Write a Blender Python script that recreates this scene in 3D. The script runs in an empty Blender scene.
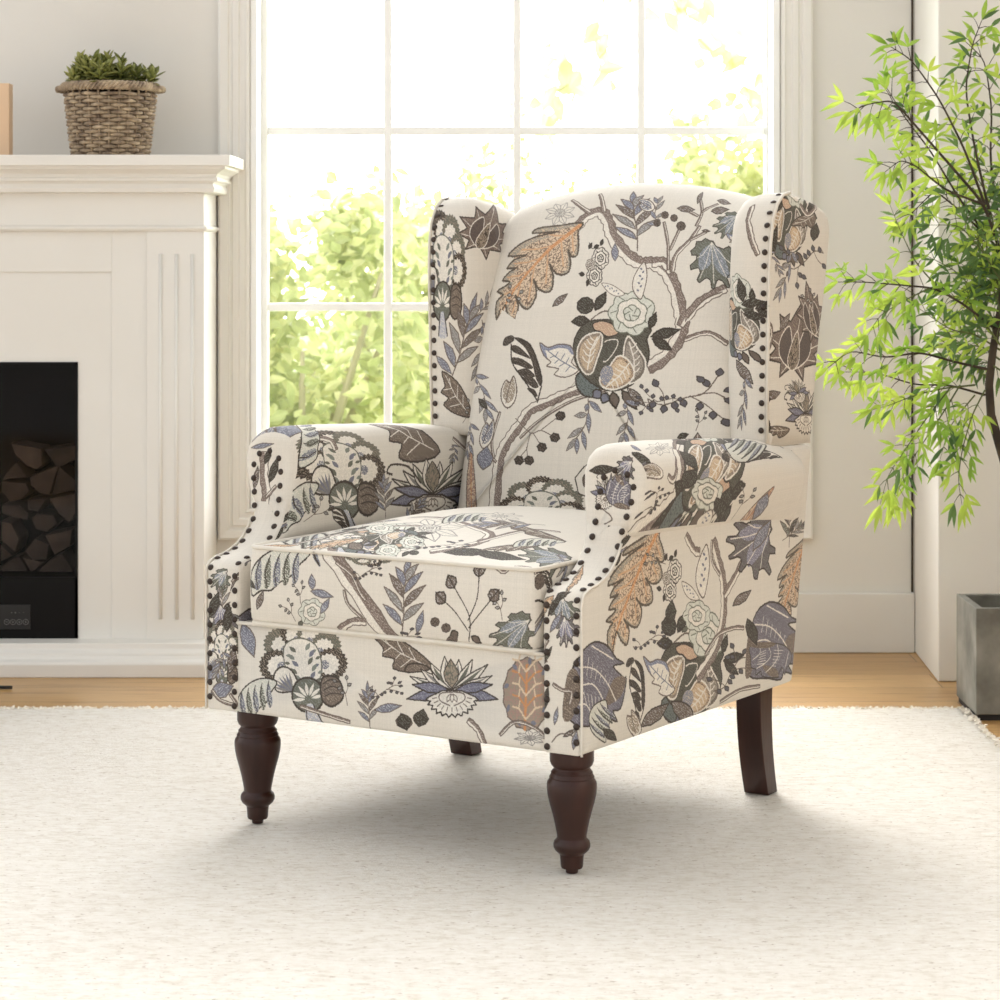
import bpy, bmesh, math, random
import numpy as np
from mathutils import Vector, Matrix
C = bpy.context.scene.collection
PI = math.pi
# ------------------------------------------------------------------ camera numbers
FPX, CAMZ, HORIZ = 2400.0, 0.917, 250.0
FZ = -0.0165                                  # floor level
RZ = -0.0085                                  # top of the rug's pile
def X(px, d): return (px - 500) / FPX * d
def Z(py, d): return CAMZ - (py - HORIZ) / FPX * d

# ------------------------------------------------------------------ materials
def lin(c):
    return tuple(((v / 255 / 12.92) if v / 255 <= 0.04045 else ((v / 255 + 0.055) / 1.055) ** 2.4) for v in c)
def nodes(m):
    m.use_nodes = True
    nt = m.node_tree
    return nt, nt.nodes, nt.links, nt.nodes['Principled BSDF']
def coord(nt, scale, kind='Object'):
    tc = nt.nodes.new('ShaderNodeTexCoord'); mp = nt.nodes.new('ShaderNodeMapping')
    mp.inputs['Scale'].default_value = scale
    nt.links.new(tc.outputs[kind], mp.inputs['Vector'])
    return mp.outputs['Vector']
def noise(nt, vec, scale, detail=4, rough=.55):
    n = nt.nodes.new('ShaderNodeTexNoise')
    n.inputs['Scale'].default_value = scale; n.inputs['Detail'].default_value = detail
    n.inputs['Roughness'].default_value = rough
    if vec is not None: nt.links.new(vec, n.inputs['Vector'])
    return n.outputs['Fac']
def ramp(nt, fac, stops):
    r = nt.nodes.new('ShaderNodeValToRGB')
    e = r.color_ramp.elements
    while len(e) < len(stops): e.new(.5)
    for i, (p, c) in enumerate(stops):
        e[i].position = p; e[i].color = (*lin(c), 1)
    nt.links.new(fac, r.inputs['Fac'])
    return r.outputs['Color']
def bump(nt, b, height, strength, dist=.002):
    n = nt.nodes.new('ShaderNodeBump')
    n.inputs['Strength'].default_value = strength; n.inputs['Distance'].default_value = dist
    nt.links.new(height, n.inputs['Height']); nt.links.new(n.outputs['Normal'], b.inputs['Normal'])
def flat(name, c1, c2=None, scale=6, rough=.6, bmp=0, bscale=80, stretch=(1, 1, 1), spec=.5, bdist=.002):
    m = bpy.data.materials.new(name)
    nt, N, L, b = nodes(m)
    v = coord(nt, stretch)
    c2 = c2 or tuple(int(x * .95) for x in c1)
    L.new(ramp(nt, noise(nt, v, scale), [(.35, c1), (.65, c2)]), b.inputs['Base Color'])
    b.inputs['Roughness'].default_value = rough
    b.inputs['Specular IOR Level'].default_value = spec
    if bmp: bump(nt, b, noise(nt, v, bscale, 5), bmp, bdist)
    return m
M = {}
M['wall'] = flat('painted plaster', (226, 223, 216), (222, 218, 210), 1.5, .85, .05, 60)
M['trimwhite'] = flat('satin white paint', (231, 228, 221), (227, 223, 215), 2, .45, .02, 50)
M['column'] = flat('column paint', (230, 227, 220), (226, 222, 214), 2, .7, .04, 60)
M['sash'] = flat('sash paint', (248, 248, 245), (245, 245, 241), 3, .4)
M['black'] = flat('black enamel', (9, 8, 8), (12, 10, 10), 3, .35, spec=.15)
M['firebrick'] = flat('firebox lining', (12, 10, 9), (20, 17, 15), 8, .9, spec=.1)
M['leg'] = flat('espresso wood', (62, 34, 26), (40, 21, 16), 3, .36, .1, 30, (6, 6, .6), .35)
M['nail'] = flat('antique bronze', (74, 62, 54), (52, 42, 36), 60, .38, spec=.6)
M['nail'].node_tree.nodes['Principled BSDF'].inputs['Metallic'].default_value = .55
M['dust'] = flat('dust cover cloth', (40, 36, 34), None, 20, .95)  # also colours the shadow slab under the planter
M['pipe'] = flat('piping cloth', (221, 214, 202), (214, 206, 192), 22, .9, .4, 400)
M['pipe'].node_tree.nodes['Color Ramp'].color_ramp.elements.new(.72).color = (*lin((150, 138, 126)), 1)
M['bark'] = flat('bark', (74, 62, 50), (48, 40, 32), 20, .9, .6, 60)
M['stem'] = flat('green stem', (96, 104, 52), (70, 80, 40), 12, .7)
M['soil'] = flat('dark soil', (46, 36, 28), (30, 24, 18), 40, 1, .8, 60)
M['tuft'] = flat('rug pile edge', (242, 235, 222), (230, 220, 204), 60, 1, spec=.1)
M['cable'] = flat('black cable', (22, 20, 19), None, 5, .5)
M['candle'] = flat('tan wood', (222, 190, 156), (206, 172, 138), 3, .6, stretch=(1, 1, .3))
M['button'] = flat('grey button', (104, 102, 100), (90, 88, 86), 5, .4)
def wood_floor():
    m = bpy.data.materials.new('oak floor')
    nt, N, L, b = nodes(m)
    v = coord(nt, (1, 1, 1))
    br = N.new('ShaderNodeTexBrick')
    br.inputs['Scale'].default_value = 1; br.inputs['Brick Width'].default_value = 1.5
    br.inputs['Row Height'].default_value = .16; br.inputs['Mortar Size'].default_value = .0012
    br.offset = .37
    br.inputs['Color1'].default_value = (*lin((198, 160, 106)), 1)
    br.inputs['Color2'].default_value = (*lin((180, 142, 90)), 1)
    br.inputs['Mortar'].default_value = (*lin((120, 84, 48)), 1)
    L.new(v, br.inputs['Vector'])
    g = noise(nt, coord(nt, (1.6, 22, 1)), 2.2, 8, .65)
    gr = ramp(nt, g, [(.3, (176, 134, 86)), (.5, (255, 255, 255)), (.75, (232, 208, 176))])
    mx = N.new('ShaderNodeMixRGB'); mx.blend_type = 'MULTIPLY'; mx.inputs['Fac'].default_value = .8
    L.new(br.outputs['Color'], mx.inputs['Color1']); L.new(gr, mx.inputs['Color2'])
    L.new(mx.outputs['Color'], b.inputs['Base Color'])
    b.inputs['Roughness'].default_value = .32
    bump(nt, b, g, .08)
    return m
M['floor'] = wood_floor()
def rug_mat():
    m = bpy.data.materials.new('wool rug')
    nt, N, L, b = nodes(m)
    v = coord(nt, (1, 1, 1))
    vs = coord(nt, (.75, 1.9, 1))
    base = ramp(nt, noise(nt, vs, 60, 4, .7), [(.28, (222, 212, 195)), (.48, (242, 235, 223)), (.7, (250, 245, 236))])
    sp = noise(nt, vs, 115, 2, .5)
    fl = ramp(nt, sp, [(.285, (168, 142, 114)), (.33, (255, 255, 255))])
    mx = N.new('ShaderNodeMixRGB'); mx.blend_type = 'MULTIPLY'; mx.inputs['Fac'].default_value = .75
    L.new(base, mx.inputs['Color1']); L.new(fl, mx.inputs['Color2'])
    L.new(mx.outputs['Color'], b.inputs['Base Color'])
    b.inputs['Roughness'].default_value = 1; b.inputs['Specular IOR Level'].default_value = .1
    b.inputs['Sheen Weight'].default_value = .15
    bump(nt, b, noise(nt, vs, 120, 4, .7), .9, .009)
    return m
M['rug'] = rug_mat()
def leaf_mat(name, a, bcol, trans=.45, rough=.45):
    m = bpy.data.materials.new(name)
    nt, N, L, b = nodes(m)
    c = ramp(nt, noise(nt, coord(nt, (1, 1, 1)), 9, 2), [(.35, a), (.65, bcol)])
    L.new(c, b.inputs['Base Color']); b.inputs['Roughness'].default_value = rough
    t = N.new('ShaderNodeBsdfTranslucent'); L.new(c, t.inputs['Color'])
    mx = N.new('ShaderNodeMixShader'); mx.inputs['Fac'].default_value = trans
    L.new(b.outputs['BSDF'], mx.inputs[1]); L.new(t.outputs['BSDF'], mx.inputs[2])
    L.new(mx.outputs['Shader'], N['Material Output'].inputs['Surface'])
    return m
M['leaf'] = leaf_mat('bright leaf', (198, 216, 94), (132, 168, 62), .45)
M['leafdark'] = leaf_mat('shade leaf', (104, 134, 72), (70, 100, 54), .35)  # darker copy of the tree's leaf colour, with shade painted in
M['succulent'] = leaf_mat('succulent leaf', (142, 146, 70), (92, 100, 44), .2, .5)
M['succulent2'] = leaf_mat('succulent leaf pale', (182, 182, 110), (140, 146, 74), .2, .5)
M['bushleaf'] = leaf_mat('garden leaf', (202, 208, 152), (168, 177, 118), .38)
M['bushleaf2'] = leaf_mat('garden leaf yellow', (228, 228, 178), (206, 210, 148), .4)
M['palewood'] = flat('pale twig', (190, 182, 150), None, 5, .8)
M['lawn'] = flat('lawn', (150, 168, 90), (120, 140, 70), 3, .9)
M['wicker'] = flat('wicker', (184, 164, 136), (112, 94, 76), 45, .7, .3, 120)
M['concrete'] = flat('grey concrete', (142, 139, 128), (98, 95, 86), 9, .85, .5, 30)
M['bark2'] = flat('split log face', (76, 68, 62), (52, 46, 42), 25, .9, .5, 50)
def glass(name, tint, refl=.06):
    m = bpy.data.materials.new(name)
    nt, N, L, b = nodes(m)
    t = N.new('ShaderNodeBsdfTransparent'); t.inputs['Color'].default_value = (*tint, 1)
    g = N.new('ShaderNodeBsdfGlossy'); g.inputs['Roughness'].default_value = .03
    mx = N.new('ShaderNodeMixShader'); mx.inputs['Fac'].default_value = refl
    L.new(t.outputs['BSDF'], mx.inputs[1]); L.new(g.outputs['BSDF'], mx.inputs[2])
    L.new(mx.outputs['Shader'], N['Material Output'].inputs['Surface'])
    return m
M['pane'] = glass('window glass', (1, 1, 1), .03)
M['smoked'] = glass('smoked fire glass', (.80, .77, .75), .006)

# ------------------------------------------------------------------ object helpers
def tag(o, label=None, cat=None, group=None, kind=None):
    if label: o['label'] = label
    if cat: o['category'] = cat
    if group: o['group'] = group
    if kind: o['kind'] = kind
    return o
def empty(name, loc, rz=0):
    o = bpy.data.objects.new(name, None); C.objects.link(o)
    o.location = loc; o.rotation_euler = (0, 0, rz); o.empty_display_size = .05
    return o
def mesh(name, V, F, mat, parent=None, smooth=True, uv=None):
    me = bpy.data.meshes.new(name)
    me.from_pydata([tuple(v) for v in V], [], F)
    me.update()
    bm = bmesh.new(); bm.from_mesh(me)
    bmesh.ops.recalc_face_normals(bm, faces=bm.faces)
    for f in bm.faces: f.smooth = smooth and len(f.verts) <= 6
    if uv:
        bm.normal_update()
        lay = bm.loops.layers.uv.new('UVMap')
        for f in bm.faces:
            c = f.calc_center_median()
            for l in f.loops:
                l[lay].uv = uv(l.vert.co, f.normal, c)
    bm.to_mesh(me); bm.free()
    o = bpy.data.objects.new(name, me); C.objects.link(o)
    if mat: me.materials.append(mat)
    if parent: o.parent = parent
    return o
class MB:
    def __init__(s): s.V = []; s.F = []
    def add(s, V, F):
        b = len(s.V); s.V += [tuple(v) for v in V]; s.F += [tuple(i + b for i in f) for f in F]; return s
    def box(s, x0, x1, y0, y1, z0, z1):
        V = [(x, y, z) for z in (z0, z1) for y in (y0, y1) for x in (x0, x1)]
        return s.add(V, [(0, 2, 3, 1), (4, 5, 7, 6), (0, 1, 5, 4), (2, 6, 7, 3), (0, 4, 6, 2), (1, 3, 7, 5)])
    def tube(s, P, R, n=8, cap=True, closed=False):
        P = [Vector(p) for p in P]
        if not hasattr(R, '__len__'): R = [R] * len(P)
        b = len(s.V); m = len(P)
        up = None
        for i, p in enumerate(P):
            if closed: t = P[(i + 1) % m] - P[i - 1]
            else: t = P[min(i + 1, m - 1)] - P[max(i - 1, 0)]
            t = t.normalized() if t.length > 1e-9 else Vector((0, 0, 1))
            if up is None: up = Vector((0, 0, 1)) if abs(t.z) < .9 else Vector((1, 0, 0))
            a = (up - t * up.dot(t)).normalized(); up = a; c = t.cross(a)
            for k in range(n):
                w = 2 * PI * k / n
                s.V.append(tuple(p + (a * math.cos(w) + c * math.sin(w)) * R[i]))
        for i in range(m if closed else m - 1):
            j = (i + 1) % m
            for k in range(n):
                k2 = (k + 1) % n
                s.F.append((b + i * n + k, b + i * n + k2, b + j * n + k2, b + j * n + k))
        if cap and not closed:
            s.F.append(tuple(b + k for k in range(n))); s.F.append(tuple(b + (m - 1) * n + k for k in range(n)))
        return s
    def lathe(s, prof, cx=0, cy=0, n=32):
        b = len(s.V)
        for r, z in prof:
            for k in range(n):
                w = 2 * PI * k / n
                s.V.append((cx + r * math.cos(w), cy + r * math.sin(w), z))
        for i in range(len(prof) - 1):
            for k in range(n):
                k2 = (k + 1) % n
                s.F.append((b + i * n + k, b + i * n + k2, b + (i + 1) * n + k2, b + (i + 1) * n + k))
        s.F.append(tuple(b + k for k in range(n))); s.F.append(tuple(b + (len(prof) - 1) * n + k for k in range(n)))
        return s
    def build(s, name, mat, parent=None, smooth=False, uv=None, bevel=0, seg=2):
        o = mesh(name, s.V, s.F, mat, parent, smooth, uv)
        if bevel:
            md = o.modifiers.new('Bevel', 'BEVEL'); md.width = bevel; md.segments = seg
            md.limit_method = 'ANGLE'; md.angle_limit = .6
            wn = o.modifiers.new('WN', 'WEIGHTED_NORMAL'); wn.keep_sharp = False
            for p in o.data.polygons: p.use_smooth = True
        return o
def box(name, x0, x1, y0, y1, z0, z1, mat, parent=None, bevel=0):
    return MB().box(x0, x1, y0, y1, z0, z1).build(name, mat, parent, bevel=bevel)
def extrude_x(prof, x0, x1):
    """prof: (y, z) points; a moulding running along x"""
    n = len(prof); V = [(x0, y, z) for y, z in prof] + [(x1, y, z) for y, z in prof]
    F = [(i, (i + 1) % n, n + (i + 1) % n, n + i) for i in range(n)] + [tuple(range(n)), tuple(range(2 * n - 1, n - 1, -1))]
    return V, F
def round_poly(P, radii, seg=5):
    out = []; n = len(P)
    for i, p in enumerate(P):
        r = radii[i] if hasattr(radii, '__len__') else radii
        p = Vector(p); a = Vector(P[i - 1]) - p; b = Vector(P[(i + 1) % n]) - p
        if r <= 0: out.append(tuple(p)); continue
        la, lb = a.length, b.length; a.normalize(); b.normalize()
        r = min(r, la * .48, lb * .48)
        p0, p2 = p + a * r, p + b * r
        for k in range(seg + 1):
            t = k / seg
            out.append(tuple(p0 * (1 - t) ** 2 + p * 2 * t * (1 - t) + p2 * t * t))
    return out
def resample(P, step, closed=True):
    P = [Vector(p) for p in P]; out = []
    m = len(P) if closed else len(P) - 1
    for i in range(m):
        a, b = P[i], P[(i + 1) % len(P)]
        k = max(1, int(round((b - a).length / step)))
        for j in range(k): out.append(tuple(a.lerp(b, j / k)))
    if not closed: out.append(tuple(P[-1]))
    return out
def offset_in(P, d):
    """inset a closed 2D loop given counter-clockwise"""
    n = len(P); out = []
    for i in range(n):
        a = Vector(P[i - 1]); p = Vector(P[i]); b = Vector(P[(i + 1) % n])
        t1 = (p - a); t2 = (b - p)
        t = (t1.normalized() if t1.length > 1e-9 else t2.normalized()) + (t2.normalized() if t2.length > 1e-9 else t1.normalized())
        if t.length < 1e-9: t = t2
        t.normalize()
        out.append((p.x - t.y * d, p.y + t.x * d))
    # where the inset is wider than a corner's radius the points cross over: gather them in one spot
    for _ in range(12):
        bad = [((out[(i + 1) % n][0] - out[i][0]) * (P[(i + 1) % n][0] - P[i][0]) + (out[(i + 1) % n][1] - out[i][1]) * (P[(i + 1) % n][1] - P[i][1])) < -1e-12 for i in range(n)]
        if not any(bad) or all(bad): break
        s = next(i for i in range(n) if bad[i] and not bad[i - 1]); i = s; seen = 0
        new = list(out)
        while seen < n:
            if bad[i % n]:
                j = i
                while bad[j % n] and j - i < n: j += 1
                run = [k % n for k in range(i - 1, j + 2)]
                m = (sum(out[k][0] for k in run) / len(run), sum(out[k][1] for k in run) / len(run))
                for k in run: new[k] = m
                seen += j - i + 1; i = j + 1
            else: i += 1; seen += 1
        out = new
    return out
def puff(P, stations, put, cap0=('flat',), cap1=('flat',)):
    """closed 2D loop P swept through stations (height, inset); put(a, b, h) gives the point.
    cap: ('flat',) or ('dome', height, rings)"""
    area = sum(P[i - 1][0] * P[i][1] - P[i][0] * P[i - 1][1] for i in range(len(P)))
    if area < 0: P = P[::-1]
    V = []; F = []; n = len(P); base = 0
    loops = []
    for h, ins in stations:
        L = offset_in(P, ins) if ins else P
        loops.append((L, h)); V += [put(a, b, h) for a, b in L]
    for i in range(len(stations) - 1):
        for k in range(n):
            k2 = (k + 1) % n
            F.append((i * n + k, i * n + k2, (i + 1) * n + k2, (i + 1) * n + k))
    for which, cap in ((0, cap0), (len(stations) - 1, cap1)):
        L, h = loops[which]
        first = which * n
        if cap[0] == 'flat': F.append(tuple(first + k for k in range(n))); continue
        fn = None
        if cap[0] == 'fn': fn, rings, dome = cap[1], cap[2], 0
        else: _, dome, rings = cap[:3]
        cx = sum(p[0] for p in L) / n; cy = sum(p[1] for p in L) / n
        prev = first
        for r in range(1, rings):
            t = r / rings; s = 1 - t
            prof = 1 - s ** 2.4
            b = len(V)
            pts = [(cx + (a - cx) * s, cy + (c - cy) * s) for a, c in L]
            V += [put(a, c, h + (fn(a, c) if fn else dome * prof)) for a, c in pts]
            for k in range(n):
                k2 = (k + 1) % n
                F.append((prev + k, prev + k2, b + k2, b + k))
            prev = b
        V.append(put(cx, cy, h + (fn(cx, cy) if fn else dome))); c = len(V) - 1
        for k in range(n): F.append((prev + k, prev + (k + 1) % n, c))
    return V, F
def interp(tab, x):
    if x <= tab[0][0]: return tab[0][1]
    for (a, va), (b, vb) in zip(tab, tab[1:]):
        if x <= b: return va + (vb - va) * (x - a) / (b - a)
    return tab[-1][1]
SKY_FRONT, SKY_BACK, SKY_LEFT, EXPOSURE = .82, 11.0, .5, 0.06
SUNS = [('sun', -14, 40, 2.7, 24)]
# ================================================================== THE ARMCHAIR
# local axes: x across the seat, y towards its back, z up
chair = empty('armchair', (-0.17845, 3.6960, 0), -math.radians(32.2))
tag(chair, 'cream wingback armchair with dark floral print, nailhead trim and brown turned legs on the rug', 'armchair')
ZB = .1755                                    # underside of the upholstery
VF = [(ZB, 0), (.400, 0), (.411, .006), (.418, .022), (.422, .048), (.432, .077), (.447, .098), (.470, .117), (.50, .127), (.53, .134), (.56, .139), (.70, .142)]
def vfront(z): return interp(VF, z)
R1 = lambda co: (co[0], co[1], co[2])
# sheets of cloth: (name -> x0, y0, width, height) in metres of cloth
def uv_out(x, y, s): return ((x - s[0]) / s[2], (y - s[1]) / s[3])
SH = {'side': (-.10, .15, .95, .60), 'sideL': (-.10, .15, .95, .60), 'armL': (0, 0, 1.35, 1.15), 'armR': (0, 0, 1.35, 1.15), 'wingL': (0, 0, 1.30, .62), 'wingR': (0, 0, 1.30, .62),
      'back': (-.34, .35, .68, .80), 'cushion': (-.42, -.2, .84, 1.0), 'rail': (-.36, .15, .72, .22)}
# ---- side panels with the front posts
side_prof = [(0, ZB)] + [(v, z) for z, v in VF[1:-4]] + [(.1185, .474), (.127, .497), (.140, .516), (.152, .54), (.160, .585), (.66, .583), (.80, .578), (.793, .54), (.720, ZB)]
sp = round_poly(side_prof, [.004] + [0] * (len(VF) - 5) + [0, 0, 0, 0, 0, 0, .03, .01, .012], 5)
sp = resample(sp, .02)
st = [(.284, .008), (.286, .003), (.291, 0), (.344, 0), (.3495, .0025), (.352, .008)]
def side_uv(S):
    s = SH['side']
    def f(co, n, c):
        if abs(n.x) < .6 and c.y < .17 and n.z > -.5: return uv_out(abs(co.x) - .352, co.z + co.y, s)
        return uv_out(co.y, co.z, s)
    return f
# ---- arms
SEC = [(.300, .425), (.2785, .428), (.277, .46), (.274, .49), (.271, .52), (.2665, .55), (.266, .578), (.2725, .600), (.284, .613), (.300, .620), (.322, .6235), (.345, .621), (.363, .613), (.379, .600),
       (.389, .583), (.3905, .565), (.387, .545), (.380, .523), (.371, .505), (.362, .490), (.350, .480), (.335, .474), (.31, .470)]
DZ = [(.15, 0), (.234, -.002), (.436, -.012), (.58, -.022), (.70, -.036), (.76, -.05)]
def cap_front(z): return vfront(min(z, .56)) + (.007 if z < .485 else max(0, .007 * (1 - (z - .485) / .02)))
def arm_mesh(sgn):
    V = []; F = []; n = len(SEC)
    cx = sum(p[0] for p in SEC) / n; cz = sum(p[1] for p in SEC) / n
    # front rounding rings, then along y
    st = [(.000, .024), (.0015, .016), (.006, .009), (.014, .003), (.024, 0)]
    rings = []
    for dv, ins in st: rings.append(('f', dv, ins))
    for k in range(1, 17): rings.append(('b', .18 + (.715 - .18) * k / 16, 0))
    rings += [('b', .728, .006), ('b', .735, .018)]
    # SEC is clockwise seen with x right; make it inset properly
    area = sum(SEC[i - 1][0] * SEC[i][1] - SEC[i][0] * SEC[i - 1][1] for i in range(n))
    sec = SEC if area > 0 else SEC[::-1]
    for kind, a, ins in rings:
        L = offset_in(sec, ins) if ins else sec
        for (u, z) in L:
            if kind == 'f': y = cap_front(z) + a
            else: y = a
            t = min(max((y - .2) / .5, 0), 1)
            uu = u - (.012 * t if u > .34 else 0) + (.010 * t if u < .28 else 0)
            V.append((sgn * uu, y, z + interp(DZ, y)))
    m = len(rings)
    for i in range(m - 1):
        for k in range(n):
            k2 = (k + 1) % n
            F.append((i * n + k, i * n + k2, (i + 1) * n + k2, (i + 1) * n + k))
    # caps
    for ri in (0, m - 1):
        kind, a, ins = rings[ri]
        L = offset_in(sec, ins); prev = ri * n
        for t in (.35, .7):
            b = len(V)
            for (u, z) in L:
                uu = cx + (u - cx) * (1 - t); zz = cz + (z - cz) * (1 - t)
                V.append((sgn * uu, cap_front(zz) if ri == 0 else a, zz + (0 if ri == 0 else interp(DZ, a))))
            for k in range(n): F.append((prev + k, prev + (k + 1) % n, b + (k + 1) % n, b + k))
            prev = b
        V.append((sgn * cx, cap_front(cz) if ri == 0 else a, cz)); c = len(V) - 1
        for k in range(n): F.append((prev + k, prev + (k + 1) % n, c))
    return V, F
def arm_uv(sgn):
    s = SH['armR' if sgn > 0 else 'armL']
    def f(co, n, c):
        ax = abs(co.x); nx = n.x * sgn
        if n.y < -.72 and c.y < .21: return uv_out(.9 + ax, co.z, s)       # front face
        if sgn > 0:
            if nx > -.55 and n.z > -.7: return uv_out(co.y, .45 + co.z - ax, s)   # top and outer side
            return uv_out(co.y, .80 + (co.z + ax) * .3, s)
        if nx < .60: return uv_out(co.y, co.z + ax - .7, s)                # inner side and top
        return uv_out(co.y, .45 + co.z, s)
    return f
# ---- wings
WO = [(.640, .581), (.638, .70), (.638, .80), (.638, .88), (.641, .93), (.649, .968), (.664, .995), (.686, 1.011), (.712, 1.015), (.76, 1.009), (.81, 1.000), (.850, .989), (.872, .976), (.880, .955),
      (.878, .93), (.864, .85), (.843, .76), (.830, .68), (.820, .61), (.812, .581)]
wo = resample(WO, .02)
wst = [(.240, .062), (.245, .045), (.254, .026), (.265, .013), (.280, .004), (.296, 0), (.334, 0), (.3405, .003), (.344, .010)]
WIN = [(h, i) for h, i in wst]
def wing_mesh(sgn):
    def put(a, b, h):
        # the wing leans a little outwards and its lower edge sits on the arm
        fl = .008 * max(0, (b - .6)) / .4
        if b < .70: b = .70 - (.70 - b) * .119 / (.119 - interp(WIN, h) * .97)
        return (sgn * (h + fl), a, b)
    return puff(wo, wst, put, ('dome', -.004, 5), ('dome', 0, 4))
def wing_uv(sgn):
    s = SH['wingR' if sgn > 0 else 'wingL']
    def f(co, n, c):
        ax = abs(co.x); nx = n.x * sgn
        if nx > .8: return uv_out(co.y - .55, co.z - .5, s)                              # outer side
        return uv_out(.5 + (co.y - .6) + (.35 - ax) + .05, co.z - .5, s)                   # front and inner side
    return f
# ---- the back
def crest(u): return 1.039 - .66 * u * u if abs(u) < .2 else 1.0126 - (abs(u) - .2) * .34
BO = [(-.276, .40)] + [(u, z) for u, z in [(-.276, .9)]] + [(-.275, .955), (-.262, .978)] + [(u, crest(u)) for u in [x * .02 for x in range(-12, 13)]] + [(.262, .978), (.275, .955), (.276, .9), (.276, .40)]
bo = resample(BO, .025)
LEAN = [(.40, -.062), (.46, -.052), (.60, -.018), (.69, .004), (.84, .046), (.98, .105), (1.04, .128)]
def _dense(tab, k=6):
    o = []
    for (x0, y0), (x1, y1), i in zip(tab, tab[1:], range(len(tab))):
        a = (y1 - tab[max(i - 1, 0)][1]) / (x1 - tab[max(i - 1, 0)][0]); b = (tab[min(i + 2, len(tab) - 1)][1] - y0) / (tab[min(i + 2, len(tab) - 1)][0] - x0); h = x1 - x0
        for j in range(k):
            t = j / k; o.append((x0 + h * t, (2 * t ** 3 - 3 * t * t + 1) * y0 + (t ** 3 - 2 * t * t + t) * h * a + (3 * t * t - 2 * t ** 3) * y1 + (t ** 3 - t * t) * h * b))
    return o + [tab[-1]]
LEAN = _dense(LEAN)
def back_mesh():
    def put(a, b, h): return (a, h + interp(LEAN, b), b)
    return puff(bo, [(.775, .02), (.772, .008), (.762, 0), (.70, 0), (.675, .006), (.660, .016), (.650, .029)], put, ('flat',),
                ('fn', lambda a, b: -.030 * (1 - min(1, abs(a) / .247) ** 3) * (1 - abs(min(max((b - .42) / (crest(a) - .03 - .42), 0), 1) * 2 - 1) ** 3), 20))
def back_uv(co, n, c):
    s = SH['back']
    if n.z > .6 and False: return uv_out(co.x, co.z, s)
    return uv_out(co.x, co.z + (co.y - .62 - interp(LEAN, co.z)) * (1 if n.z > .3 else 0), s)
# ---- seat cushion
co_ = round_poly([(-.263, -.006), (.277, -.006), (.277, .655), (-.263, .655)], .022, 6)
co_ = resample(co_, .025)
def cush_mesh():
    return puff(co_, [(.322, .014), (.325, .004), (.330, 0), (.36, -.002), (.40, -.002), (.435, 0), (.441, .003), (.4445, .009)], lambda a, b, h: (a, b, h),
                ('flat',), ('fn', lambda a, b: .040 * (1 - min(1, abs(a - .003) / .264) ** 2.2) * (1 - min(1, abs(b - .325) / .32) ** 2.4), 12))
def cush_uv(co, n, c):
    s = SH['cushion']
    if n.y < -.6: return uv_out(co.x, co.z - .445 - .006, s)
    if abs(n.x) > .6 and co.z < .446: return uv_out(co.x + math.copysign(.445 - co.z, co.x), co.y, s)
    return uv_out(co.x, co.y, s)
# ---- front rail
ro = resample(round_poly([(-.290, ZB), (.290, ZB), (.290, .320), (-.290, .320)], .003, 2), .05)
def rail_mesh():
    return puff(ro, [(.05, 0), (.006, 0), (.0025, .0015), (.001, .005)], lambda a, b, h: (a, h, b), ('flat',), ('dome', 0, 3))
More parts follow.
